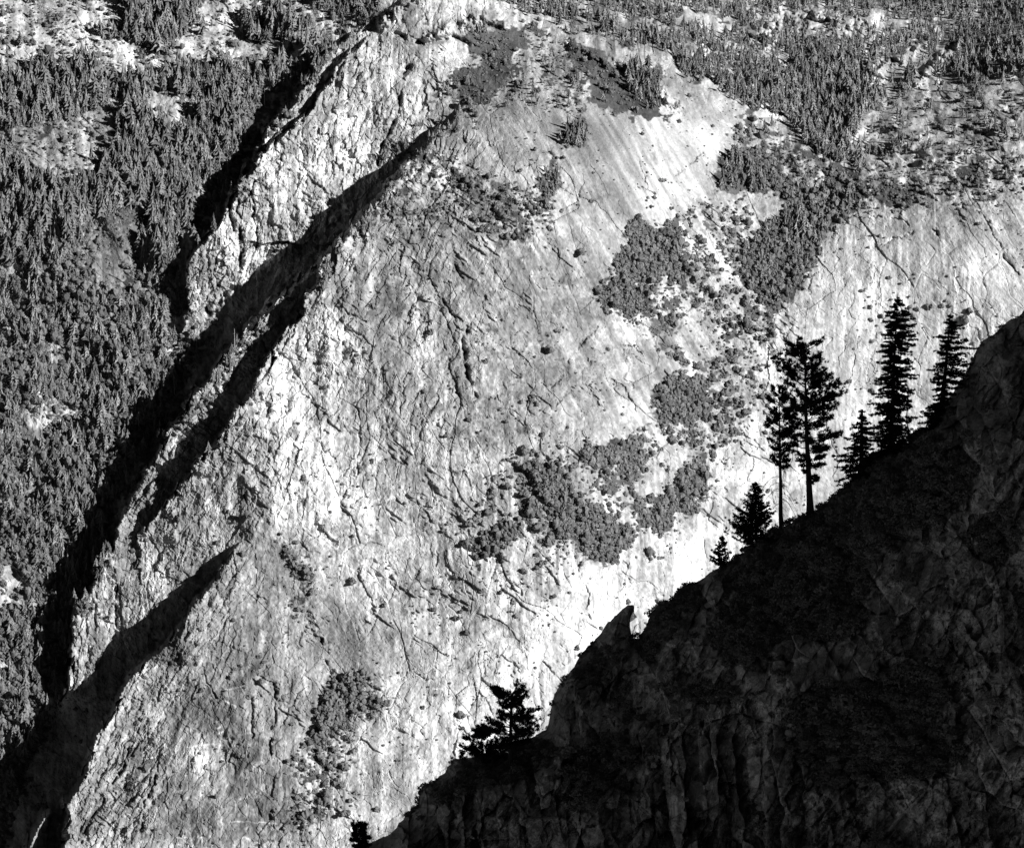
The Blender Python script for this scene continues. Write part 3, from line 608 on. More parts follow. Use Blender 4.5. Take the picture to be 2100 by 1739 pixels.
CONV = [conifer_arr(s, t, g, w, h) for s, t, g, w, h in ((1, 8, 5, .15, .10), (2, 9, 5, .12, .15), (3, 7, 6, .19, .08), (4, 8, 5, .10, .12), (5, 6, 6, .22, .25), (6, 9, 5, .14, .22), (7, 5, 6, .24, .38), (8, 5, 7, .28, .2), (9, 6, 5, .2, .45))]
TRK = trunk_arr()
def leaves_on(V, F, n, seed, size):
    r = np.random.default_rng(seed); k = r.integers(0, len(V), n); p = V[k] * r.uniform(.9, 1.15, (n, 1)); c0_ = V.mean(0)
    d1 = r.normal(0, 1, (n, 3)); d1 /= np.linalg.norm(d1, axis=1)[:, None]; d2 = (p - c0_) + r.normal(0, .4, (n, 3)); d2 /= np.linalg.norm(d2, axis=1)[:, None]
    T_ = np.stack([p - d1 * size, p + d1 * size, p + d2 * size * 1.6], 1).reshape(-1, 3)
    return np.concatenate([V, T_]), np.concatenate([F, np.arange(3 * n).reshape(-1, 3) + len(V)])
BLB = [leaves_on(*blob_arr(s, 2, l, q), 34, s, .17) for s, l, q in ((1, .35, .8), (2, .3, .95), (3, .45, .75), (4, .3, 1.1))]
def clump_arr(seed):
    r = np.random.default_rng(seed); VV = []; FF = []; o = 0
    for k in range(4):
        V, F = blob_arr(seed * 7 + k, 2, .4, r.uniform(.7, 1.3)); sc_ = r.uniform(.4, .8) if k else .8
        V = V * sc_ * np.array([1, 1, r.uniform(.8, 1.5)]) + np.array([r.normal(0, .5), r.normal(0, .5), r.uniform(-.1, .35)]) * (k > 0); VV.append(V); FF.append(F + o); o += len(V)
    return leaves_on(np.concatenate(VV), np.concatenate(FF), 110, seed, .13)
BIG = [clump_arr(s + 3) for s in range(4)]

def scatter(spacing, dens_fn, jit=.5, seed=1):
    r = np.random.default_rng(seed)
    gx, gy = np.meshgrid(np.arange(-60, 2160, spacing), np.arange(-60, 1800, spacing))
    gx = gx.ravel() + r.uniform(-jit, jit, gx.size) * spacing * 1.9; gy = gy.ravel() + r.uniform(-jit, jit, gy.size) * spacing * 1.9
    keep = r.random(gx.size) < dens_fn(gx, gy)
    return gx[keep], gy[keep], r

# plants behind the near slope cannot be seen: leave them out
NEAR_SIL = [(2260,430),(2180,540),(2100,637),(2091,648),(2073,655),(2058,666),(2037,686),(2015,699),(2001,720),(1990,749),(1975,778),(1946,814),(1928,833),(1914,854),(1910,874),(1896,880),(1881,885),(1874,905),(1852,912),(1830,918),(1805,930),(1784,945),(1769,963),(1747,984),(1718,1013),(1690,1035),(1664,1053),(1639,1066),(1603,1080),(1577,1097),(1548,1115),(1523,1133),(1487,1155),(1458,1173),(1430,1192),(1400,1206),(1370,1232),(1350,1246),(1335,1258),(1324,1286),(1313,1304),(1303,1318),(1296,1302),(1292,1284),(1293,1266),(1301,1254),(1301,1240),(1288,1240),(1267,1256),(1247,1276),(1233,1296),(1213,1319),(1193,1339),(1177,1366),(1153,1396),(1137,1422),(1130,1452),(1125,1482),(1120,1496),(1100,1506),(1073,1522),(1053,1539),(1020,1546),(987,1549),(960,1553),(935,1555),(925,1560),(930,1566),(917,1572),(913,1584),(900,1589),(890,1601),(870,1609),(860,1622),(857,1649),(842,1658),(834,1669),(827,1679),(817,1686),(813,1696),(800,1709),(777,1719),(760,1726),(733,1741),(700,1765),(640,1810)]
NEAR_POLY = NEAR_SIL + [(600, 2600), (6000, 2600), (6000, -900), (4800, -650), (3400, -250), (2600, 150)]  # closing points: unseen crest right of the view, set high enough to block sunlight
def behind_near(x, y): return inside(x, y, [(a + 14, b + 26) for a, b in NEAR_POLY])

def far_c(x, y): return FG_.look(c, x, y)
def warp(x, y): return x + fbm(x, y, 40, 4, 2) * 26, y + fbm(x, y, 40, 4, 6) * 26
def dens_con(x, y):
    d = mapv(CONb, *warp(x, y)); n = fbm(x * 1.3, y * .8, 34, 4, 2, .75) * .8 + .5
    return smooth((d * 1.3 - n) / .25 + .35) * np.clip(d * 1.5, 0, 1)
cx_, cy_, r = scatter(6.1, dens_con, .5, 11)
ok = ~behind_near(cx_, cy_)
cx_, cy_ = cx_[ok], cy_[ok]
cc = far_c(cx_, cy_)
lowl = (cx_ < 430) & (cy_ > 560)
h = np.clip(r.lognormal(-.06, .40, len(cx_)), .3, 1.75) * np.where(lowl, 17, np.where(cx_ > 650, np.where(cy_ < 130, 12, 16.5), 21)) * np.where(mapv(CONb, cx_, cy_) < .4, .72, 1)
h = h * np.where((cx_ > 640) & (cy_ > 200) & (cx_ < 1400), .75, 1)
def place(models, pts_c, s_xy, s_z, ang, which, tonev, sink=.0):
    VV = []; FF = []; TT = []; off = 0
    for k, (V, F) in enumerate(models):
        m = which == k; n = int(m.sum())
        if not n: continue
        a = ang[m]; ca, sa = np.cos(a), np.sin(a)
        x = V[None, :, 0] * ca[:, None] - V[None, :, 1] * sa[:, None]; y = V[None, :, 0] * sa[:, None] + V[None, :, 1] * ca[:, None]
        z = np.repeat(V[None, :, 2], n, 0)
        p = np.stack([x * s_xy[m][:, None], y * s_xy[m][:, None], z * s_z[m][:, None]], -1) + pts_c[m][:, None, :]
        VV.append(p.reshape(-1, 3)); FF.append((F[None] + (off + np.arange(n) * len(V))[:, None, None]).reshape(-1, 3)); TT.append((tonev[m][:, None] * (.72 + .56 * _R[3][0, :][(np.arange(len(V)) * 7) % 256][None])).ravel()); off += n * len(V)
    return np.concatenate(VV), np.concatenate(FF), np.concatenate(TT)
pc = world(cx_, cy_, cc)
which = r.integers(0, len(CONV), len(cx_)); ang = r.random(len(cx_)) * 6.28; tn = r.uniform(.5, 1.6, len(cx_))
wid = h * r.uniform(.85, 1.3, len(h))
print('conifers', len(cx_))
# the largest ones become things of their own
in_view = (cx_ > 6) & (cx_ < 2094) & (cy_ > 30) & (cy_ < 1730)
shade = (FG_.look(mapv(CONb, X, Y) * 0 + 0, cx_, cy_))
size = h / cc * (1 + .8 * (mapv(CONb, cx_, cy_) < .35)) * in_view
order = np.argsort(-size)[:290]
sel = np.zeros(len(cx_), bool); sel[order] = True
Vf, Ff, Tf = place(CONV, pc[~sel], wid[~sel], h[~sel], ang[~sel], which[~sel], tn[~sel])
tag(mesh_obj('forest', Vf, Ff, M_FOL, {'tone': Tf}), 'dense conifer forest covering the far valley and upland', 'forest', None, 'stuff')
Vt, Ft, _ = place([TRK], pc[~sel], wid[~sel] * 1.3, h[~sel], ang[~sel], which[~sel] * 0, tn[~sel])
tag(mesh_obj('forest_trunks', Vt, Ft, M_TRUNK), 'bare trunks among the far conifers', 'trunks', None, 'stuff')

def zone(x, y):
    if x < 700 and y < 175: return 'scattered on the pale granite slope at the top left'
    if x < 400 and y > 560: return 'in the leafy woodland below on the left valley side'
    if x < 640 and y >= 175 and x < 640 - (y - 150) * .55: return 'in the dense forest on the left valley side'
    if x < 960 and y < 700: return 'perched on the granite fin under the summit'
    if x > 1700 and y < 440 and y > 150: return 'on the open granite upland at the upper right'
    if y < 260 and x > 960: return 'in the forest along the top right skyline'
    if x > 1100 and y < 700: return 'in the wooded gully at the right of the great wall'
    return 'clinging to ledges of the great granite wall'
seg_mesh = []
for k, (V, F) in enumerate(CONV):
    r2 = np.random.default_rng(k); 
    a = mesh_obj('conifer_crown_source', V, F, M_FOL, {'tone': np.full(len(V), 1.0)}); b = mesh_obj('conifer_trunk_source', TRK[0], TRK[1], M_TRUNK)
    seg_mesh.append((a.data, b.data)); bpy.data.objects.remove(a); bpy.data.objects.remove(b)
for i in order:
    e = bpy.data.objects.new('conifer', None); COL.objects.link(e); e.location = pc[i]; e.rotation_euler = (0, 0, float(ang[i])); e.scale = (wid[i], wid[i], h[i])
    z_ = zone(cx_[i], cy_[i]); tag(e, 'dark conifer ' + z_, 'conifer', 'conifers ' + z_)
    for nm, me in (('crown', seg_mesh[which[i]][0]), ('trunk', seg_mesh[which[i]][1])):
        o = bpy.data.objects.new(nm, me); COL.objects.link(o); o.parent = e

M_SNAG = flat_mat('bleached_wood', .5, None, noise=1)
gxs, gys, r = scatter(42, lambda x, y: np.clip(mapv(CONb, x, y) - .15, 0, 1) * .32, .5, 77)
ok = ~behind_near(gxs, gys); gxs, gys = gxs[ok], gys[ok]; cs_ = far_c(gxs, gys); pg = world(gxs, gys, cs_)
sg = []
for k in range(3):
    T_ = []; r3 = np.random.default_rng(k); V, F = trunk_arr(1.0, .017); V[4:, 0] += r3.normal(0, .02); vs = [V]; fs = [F]; o_ = len(V)
    for b in range(7):
        z0 = r3.uniform(.35, .9); a = r3.random() * 6.28; L = .10 * (1.1 - z0) + .03; d = np.array([math.cos(a), math.sin(a), r3.uniform(-.2, .5)]) * L; p = np.array([0, 0, z0])
        vs.append(np.array([p + [0, 0, .008], p - [0, 0, .008], p + d])); fs.append(np.array([[o_, o_ + 1, o_ + 2]])); o_ += 3
    a = mesh_obj('snag_source', np.concatenate(vs), np.concatenate(fs), M_SNAG); sg.append(a.data); bpy.data.objects.remove(a)
print('snags', len(gxs))
for i in range(min(290, len(gxs))):
    o = bpy.data.objects.new('dead_tree', sg[i % 3]); COL.objects.link(o); o.location = pg[i]; hh = float(r.uniform(13, 27)) * (.7 if gxs[i] > 650 else 1); o.scale = (hh, hh, hh); o.rotation_euler = (0, 0, float(r.random() * 6))
    z_ = zone(gxs[i], gys[i]); tag(o, 'bleached bare dead tree ' + z_, 'dead tree', 'dead trees ' + z_)

def dens_shr(x, y):
    d = mapv(SHRb, *warp(x, y)); d = d - .34 * smooth(fbm(x, y * .8, 46, 4, 5, .7) * 3.2 + .1) * ((x < 420) & (y > 480)); n = fbm(x, y, 26, 5, 4, .8) * .95 + .5
    return np.maximum(smooth((d * 1.06 - n) / .22 + .35) * np.clip(d * 1.3, .12, .9), .30 * np.clip(d, 0, .5) * smooth(fbm(x, y, 60, 2, 1) * 3 + .7))
sx, sy, r = scatter(4.6, dens_shr, .5, 23)
ok = ~behind_near(sx, sy); sx, sy = sx[ok], sy[ok]
scn = far_c(sx, sy); sd_ = mapv(SHRb, sx, sy)
sz = r.lognormal(0, .55, len(sx)) * np.where(sd_ > .6, 2.3, 1.4) * np.where((sx < 420) & (sy > 560), 1.25, 1) * np.where(sy < 420, .85, 1)
sz = np.where(sd_ < .3, sz * .72, sz); sz = np.clip(sz, .6, 5.5)
ps = world(sx, sy, scn); sang = r.random(len(sx)) * 6.28; st = r.uniform(.65, 1.4, len(sx))
bigm = sz > 2.2
sw = np.where(bigm, 4 + r.integers(0, 4, len(sx)), r.integers(0, 4, len(sx)))
print('shrubs', len(sx), bigm.sum())
in_view = (sx > 6) & (sx < 2094) & (sy > 10) & (sy < 1730)
ssz = sz / scn * in_view * (1 + .4 * (sd_ < .5))
so = np.argsort(-ssz)[:290]; ssel = np.zeros(len(sx), bool); ssel[so] = True
ALLB = BLB + BIG
Vs, Fs, Ts = place(ALLB, ps[~ssel], sz[~ssel], sz[~ssel] * .95, sang[~ssel], sw[~ssel], st[~ssel])
tag(mesh_obj('brush', Vs, Fs, M_SHRUB, {'tone': Ts}), 'dark brush and scrub oak spread over the granite', 'brush', None, 'stuff')
bm_ = []
for V, F in ALLB:
    a = mesh_obj('shrub_source', V, F, M_SHRUB, {'tone': np.full(len(V), 1.0)}); bm_.append(a.data); bpy.data.objects.remove(a)
for i in so:
    o = bpy.data.objects.new('shrub', bm_[sw[i]]); COL.objects.link(o); o.location = ps[i]; o.rotation_euler = (0, 0, float(sang[i])); o.scale = (sz[i], sz[i], sz[i] * .95)
    z_ = zone(sx[i], sy[i]); tag(o, 'round dark shrub ' + z_, 'shrub', 'shrubs ' + z_)
print('scatter', time.time() - T0)

# ------------------------------------------------------------------ near slope in shade
NB = Surf([(745,1739,640),(1125,1500,641),(1300,1260,652),(1600,1085,644),(1825,920,634),(2100,640,642),(1400,1739,602),(1000,1739,624),(1700,1400,603),(1400,1450,622),(2100,1000,603),(2100,1300,588),(2100,1739,566),(1700,1739,588),
 (2600,1000,535),(2600,1600,505),(2600,300,550),(2600,150,560),(3400,-250,515),(3400,800,460),(3400,1800,440),(5000,-650,440),(5000,500,400),(5000,2200,380),(500,1900,640),(1500,2300,580),(800,2300,600)])  # points past the right edge: unseen mountain flank, shaped to shade the near slope
def axis(a, b, st, lo, hi, gr=1.09):
    core = list(np.arange(a, b, st)); s = st; v = core[-1]; out = []
    while v < hi: s = min(s * gr, 11); v += s; out.append(v)
    s = st; v = core[0]; pre = []
    while v > lo: s = min(s * gr, 11); v -= s; pre.append(v)
    return np.array(pre[::-1] + core + out)
nxs = axis(690, 2130, 1.75, 560, 4900); nys = axis(590, 1770, 1.75, -900, 2250)
NX, NY = np.meshgrid(nxs, nys); NX = NX.astype(float); NY = NY.astype(float)
def near_masks(x, y): pass
NMG = Grid(600, 560, 2200, 1800, 4)
def q4(pts): return Z(pts, 2, 1050, 869.5)
def m8(pts): return Z(pts, 3, 1400, 1159)
nb = np.zeros(NMG.X.shape)
for p, v in [(q4([(820,640),(900,560),(1100,430),(1300,330),(1450,230),(1600,60),(1720,40),(1900,200),(1850,330),(1650,420),(1500,560),(1450,740),(1430,850),(1300,900),(1150,860),(1000,960),(900,1000),(800,880),(830,800),(950,700)]), .95),
   (q4([(1130,1150),(1250,1060),(1450,1050),(1700,1000),(1800,1080),(1720,1250),(1650,1400),(1500,1480),(1300,1470),(1200,1350)]), .9),
   (q4([(740,1080),(950,1070),(920,1140),(760,1160)]), .9), (q4([(180,1400),(350,1330),(480,1220),(560,1000),(520,900),(560,800),(640,700),(800,640),(760,800),(640,880),(500,1120),(420,1240),(300,1420)]), .7),
   (q4([(-400,1560),(-200,1400),(0,1340),(100,1270),(200,1330),(140,1400),(0,1480),(-120,1480),(-220,1560)]), .85), (q4([(200,1340),(420,1290),(470,1230),(500,1400),(330,1600),(240,1640),(220,1480)]), .6),
   (q4([(250,980),(430,900),(480,1000),(330,1080),(220,1060)]), .5),
   (q4([(1800,480),(1900,380),(2050,300),(2110,500),(2000,620)]), .5), (m8([(0,720),(360,760),(360,860),(100,860)]), .9), (m8([(560,1100),(900,1250),(1400,1150),(1700,1000),(1780,1180),(1600,1290),(1240,1330),(900,1330),(700,1200)]), .85),
   (m8([(1400,600),(1600,600),(1620,800),(1480,860),(1360,760)]), .8), (q4([(1200,100),(1500,-60),(1720,-40),(1700,60),(1400,260),(1000,520),(860,600),(1000,420)]), .8)]:
    nb[inside(NMG.X, NMG.Y, p)] = v
NVEG = blur(nb, 3)
nt_ = np.full(NMG.X.shape, .78)
for p, v in [(q4([(1480,560),(1560,500),(1900,470),(2000,560),(1990,800),(1850,860),(1500,930),(1440,800)]), 1.45), (q4([(1950,300),(2110,160),(2110,450),(1990,470)]), 1.5), (q4([(520,1040),(640,940),(780,860),(840,870),(780,960),(950,980),(1150,1080),(1000,1170),(560,1160),(440,1300),(360,1400),(300,1400),(480,1200)]), 1.65),
   (q4([(700,1190),(1100,1190),(1080,1420),(1000,1500),(800,1640),(720,1500)]), 1.35), (q4([(150,1180),(440,1180),(420,1290),(200,1330),(150,1350)]), 1.35), (q4([(0,1480),(260,1500),(250,1800),(0,1800)]), 1.25), (q4([(1540,1640),(1640,1540),(1740,1450),(1780,1480),(1700,1560),(1640,1700)]), 1.7),
   (q4([(1740,1120),(2000,1150),(1980,1180),(1740,1180)]), 1.6), (q4([(1560,500),(1900,460),(1900,490),(1560,540)]), 1.8), (q4([(880,720),(960,680),(960,740),(880,800)]), 1.5), (q4([(1600,420),(1760,300),(1760,340),(1620,460)]), 1.5), (q4([(1850,1300),(2110,1180),(2110,1500),(1900,1600)]), 1.35), (q4([(1850,880),(2110,800),(2110,1000),(1900,1060),(1840,1000)]), 1.2)]:
    nt_[inside(NMG.X, NMG.Y, p)] = v
NTONE = blur(nt_, 2)
def neartone(x, y): return NMG.look(NTONE, np.clip(x + 8 * fbm(x, y, 30, 3, 2), 605, 2150), np.clip(y + 8 * fbm(x, y, 30, 3, 5), 565, 1790))
def nearveg(x, y): return NMG.look(NVEG, np.clip(x, 605, 2150), np.clip(y, 565, 1790)) * (x < 2150)
def near_relief(x, y):
    a1, ea = facets(x, y, 60, 120, 75, 1); a2, eb = facets(x, y, 22, 44, 118, 3); a3, ec = facets(x, y, 9, 15, 100, 5)
    b1_, eb1 = facets(x, y, 30, 150, 88, 6)
    v = nearveg(x, y); low = smooth((y - 1430) / 120) * smooth((1750 - x) / 150)
    c1_, ec1 = facets(x, y, 130, 200, 60, 2, .35, .7)
    r_ = c1_ * 3.5 + a1 * 5.5 * (1 - low) + low * b1_ * 8 + a2 * 3.2 + a3 * 1.3 * smooth(fbm(x, y, 80, 2, 3) * 2 + .5)
    ck = smooth(fbm(x, y, 55, 3, 7) * 3.5 - .3)
    cr = .5 * np.exp(-(ec1 / .03) ** 2) + .45 * (np.exp(-(ea / .035) ** 2) * 1.6 * (1 - low) + np.exp(-(eb1 / .05) ** 2) * 2.4 * low + np.exp(-(eb / .07) ** 2) * .6) * ck
    u_, v_ = rot(x, y, 128)
    r_ += fbm(u_, v_ / 6, 12, 4, 2) * (.6 + 1.5 * smooth(fbm(x, y, 120, 2, 6) * 3 + .4)) + fbm(x, y, 150, 3, 5) * 5 + fbm(x, y, 6, 2, 1) * .3 + fbm(x, y, 24, 4, 3) * 1.6
    return (r_ + cr) * (1 - .6 * v) + v * (fbm(x, y, 22, 4, 6) * 1.6)
nd, qx, qy, _ = seg_dist(NX, NY, [(4800, -650), (3400, -250), (2600, 150)] + NEAR_SIL)
nin = inside(NX, NY, NEAR_POLY)
nbase = NB(NX, NY)
nrel = near_relief(NX, NY)
# the slope rolls over at its crest: depth eases back near the skyline, then turns down the far side
roll = 10 * np.exp(-nd / 22.0)
cn = nbase + nrel * (1 - np.exp(-nd / 14)) + roll
qb = NB(qx, qy) + 10
gxn = qx - (NX - qx) * .35; gyn = qy - (NY - qy) * .35
out = ~nin
PX = np.where(out, gxn, NX); PY = np.where(out, gyn, NY); PC = np.where(out, qb + np.minimum(nd, 90) * .9 + 2, cn)
jx = (fbm(NX, NY, 12, 4, 4) * 2.4 + 2.4 * facets(NX, NY, 14, 22, 60, 3)[0]) * np.exp(-nd / 12)
PY = PY + jx
keepv = nin | (nd < 90)
f_ = near_relief(NX, NY) * 0
streakn = fbm(rot(NX, NY, 91)[0], rot(NX, NY, 91)[1] / 12, 8, 3, 3)
nv = nearveg(NX, NY)
gcn = smooth((nv * 1.2 - (fbm(NX, NY, 20, 4, 2) * .5 + .5)) / .15 + .5)
albn = .85 * (1 + .35 * facets(NX, NY, 22, 44, 118, 3)[0] + .5 * streakn + .55 * fbm(NX, NY, 45, 5, 6, .6) + .3 * fbm(NX, NY, 5, 2, 2))
albn *= 1 - .45 * smooth((fbm(NX, NY, 60, 3, 1) - .1) / .2)
albn *= 1 + .9 * smooth((fbm(NX, NY, 40, 3, 5) - .33) / .1)
ntn = neartone(NX, NY); slm = smooth((ntn - 1.1) / .3) * smooth((NX - 1700) / 60)
fj, ej = facets(NX, NY, 22, 44, 118, 3); _, ej2 = facets(NX, NY, 30, 150, 88, 6)
albn *= 1 - .55 * np.exp(-(ej / .06) ** 2) * smooth(fbm(NX, NY, 50, 3, 1) * 3 + .3)
albn *= 1 - .6 * np.exp(-(ej2 / .045) ** 2) * smooth((NY - 1430) / 120) * smooth((1750 - NX) / 150)
albn *= ntn * np.exp(.9 * slm * fbm(rot(NX, NY, 126)[0], rot(NX, NY, 126)[1] / 9, 9, 4, 3))
albn = np.clip(albn * (1 - gcn) + gcn * .24, .03, .8)
ny2, nx2 = NX.shape
idx = np.arange(ny2 * nx2, dtype=np.int32).reshape(ny2, nx2)
qs = np.stack([qx, qy]); sp1 = np.abs(qs[:, 1:, 1:] - qs[:, :-1, :-1]).max(0); sp2 = np.abs(qs[:, :-1, 1:] - qs[:, 1:, :-1]).max(0)
step_ = np.maximum(np.abs(np.diff(NX, axis=1))[:-1], np.abs(np.diff(NY, axis=0))[:, :-1])
anyout = ~(nin[:-1, :-1] & nin[1:, :-1] & nin[1:, 1:] & nin[:-1, 1:])
kq = ~(anyout & (np.maximum(sp1, sp2) > 7 * step_)) & keepv[:-1, :-1] & keepv[1:, :-1] & keepv[1:, 1:] & keepv[:-1, 1:]
Q = np.stack([idx[:-1, :-1], idx[1:, :-1], idx[1:, 1:], idx[:-1, 1:]], -1)[kq]
u = np.unique(Q); mp_ = np.zeros(ny2 * nx2, np.int32); mp_[u] = np.arange(len(u))
PW = world(PX, PY, PC).reshape(-1, 3)
tag(mesh_obj('mountainside', PW[u], mp_[Q], M_NEAR, {'alb': albn.reshape(-1)[u]}), 'shaded foreground granite slope with brush at the lower right', 'mountainside', None, 'structure')
def near_c(x, y):
    x = np.atleast_1d(np.asarray(x, float)); y = np.atleast_1d(np.asarray(y, float))
    d, _, _, _ = seg_dist(x, y, NEAR_SIL)
    return NB(x, y) + near_relief(x, y) * (1 - np.exp(-d / 14)) + 10 * np.exp(-d / 22.0)
MPP = 600 * TAN / (W0 / 2)
print('near slope', time.time() - T0)

# brush on the near slope
def leafy(seed, n=150, rad=1.0):
    r = np.random.default_rng(seed); p = r.normal(0, 1, (n, 3)); p /= np.linalg.norm(p, axis=1)[:, None]
    p *= (.55 + .45 * r.random((n, 1))) ; p[:, 2] = np.abs(p[:, 2]) * .8 + .02
    d1 = r.normal(0, 1, (n, 3)); d1 /= np.linalg.norm(d1, axis=1)[:, None]; d2 = np.cross(d1, r.normal(0, 1, (n, 3))); d2 /= np.linalg.norm(d2, axis=1)[:, None]
    s = (.13 + .12 * r.random((n, 1)))
    V = np.stack([p - d1 * s, p + d1 * s + d2 * s * .3, p + d2 * s * 1.3], 1).reshape(-1, 3)
    return V, np.arange(3 * n).reshape(-1, 3)
LEAF = [leafy(s) for s in range(4)]
r = np.random.default_rng(5)
gx, gy = np.meshgrid(np.arange(700, 2110, 9), np.arange(620, 1760, 9)); gx = gx.ravel() + r.uniform(-8, 8, gx.size); gy = gy.ravel() + r.uniform(-8, 8, gy.size)
v = nearveg(gx, gy); keep = (r.random(gx.size) < smooth((v * 1.2 - (fbm(gx, gy, 24, 3, 2) * .5 + .5)) / .25 + .5) + .03) & inside(gx, gy, NEAR_POLY)
gx, gy = gx[keep], gy[keep]
NS = [(a, b) for a, b in NEAR_SIL if 740 < a < 2095]; fr = r.random(420) * (len(NS) - 1.01); ii = fr.astype(int); tt = fr - ii
fxx = np.array([NS[i][0] * (1 - t) + NS[i + 1][0] * t for i, t in zip(ii, tt)]); fyy = np.array([NS[i][1] * (1 - t) + NS[i + 1][1] * t for i, t in zip(ii, tt)]) + r.uniform(3, 12, 420)
fk = (fbm(fxx, fyy, 60, 3, 4) > -.08) & ~((fxx > 1230) & (fxx < 1340)); gx = np.concatenate([gx, fxx[fk]]); gy = np.concatenate([gy, fyy[fk]]); nfr = int(fk.sum())
ncn = near_c(gx, gy); pn = world(gx, gy, ncn); n = len(gx)
sN = r.lognormal(0, .35, n) * .95; sN[-nfr:] = r.uniform(.25, .95, nfr)
wN = r.integers(0, 4, n); aN = r.random(n) * 6.28; tN = r.uniform(.6, 1.5, n)
ordn = np.argsort(-sN)[:290]; seln = np.zeros(n, bool); seln[ordn] = True
print('near brush', n)
Vn, Fn, Tn = place(LEAF, pn[~seln], sN[~seln], sN[~seln], aN[~seln], wN[~seln], tN[~seln])
tag(mesh_obj('near_brush', Vn, Fn, M_NBRUSH, {'tone': Tn}), 'low dark brush matted over the shaded foreground slope', 'brush', None, 'stuff')
LM = []
for V, F in LEAF:
    a = mesh_obj('bush_source', V, F, M_NBRUSH, {'tone': np.full(len(V), 1.0)}); LM.append(a.data); bpy.data.objects.remove(a)
for i in ordn:
    o = bpy.data.objects.new('bush', LM[wN[i]]); COL.objects.link(o); o.location = pn[i]; o.rotation_euler = (0, 0, float(aN[i])); o.scale = (sN[i],) * 3
    tag(o, 'low leafy bush on the shaded foreground slope', 'bush', 'bushes on the shaded foreground slope')

# ------------------------------------------------------------------ near trees
class Tris:
    def __init__(s): s.P = []; s.F = []; s.n = 0
    def add(s, V, F):
        s.P.append(np.asarray(V, float)); s.F.append(np.asarray(F, int) + s.n); s.n += len(V)
    def arr(s): return np.concatenate(s.P), np.concatenate(s.F)
def tube(T, pts, rad, sides=6):
    pts = np.asarray(pts, float); n = len(pts); V = []
    for i in range(n):
        d = pts[min(i + 1, n - 1)] - pts[max(i - 1, 0)]; d /= np.linalg.norm(d) + 1e-9
        a = np.cross(d, (0.3, .9, .2)); a /= np.linalg.norm(a); b = np.cross(d, a)
        for s in range(sides):
            t = s * 2 * math.pi / sides; V.append(pts[i] + rad[i] * (a * math.cos(t) + b * math.sin(t)))
    F = []
    for i in range(n - 1):
        for s in range(sides):
            p = i * sides + s; q = i * sides + (s + 1) % sides
            F += [(p, q, q + sides), (p, q + sides, p + sides)]
    T.add(V, F)
def blades(T, P0, D, Ln, w, r):
    n = len(P0); s = np.cross(D, r.normal(0, 1, (n, 3))); s /= np.linalg.norm(s, axis=1)[:, None] + 1e-9
    V = np.stack([P0 - s * w, P0 + s * w, P0 + D * Ln[:, None]], 1).reshape(-1, 3)
    T.add(V, np.arange(3 * n).reshape(-1, 3))
def tuft(T, p, d, size, r, n=14, spread=.9, w=.04):
    D = d[None] + r.normal(0, spread, (n, 3)); D /= np.linalg.norm(D, axis=1)[:, None]
    blades(T, np.repeat(p[None], n, 0) + r.normal(0, size * .15, (n, 3)), D, size * r.uniform(.6, 1.2, n), w, r)

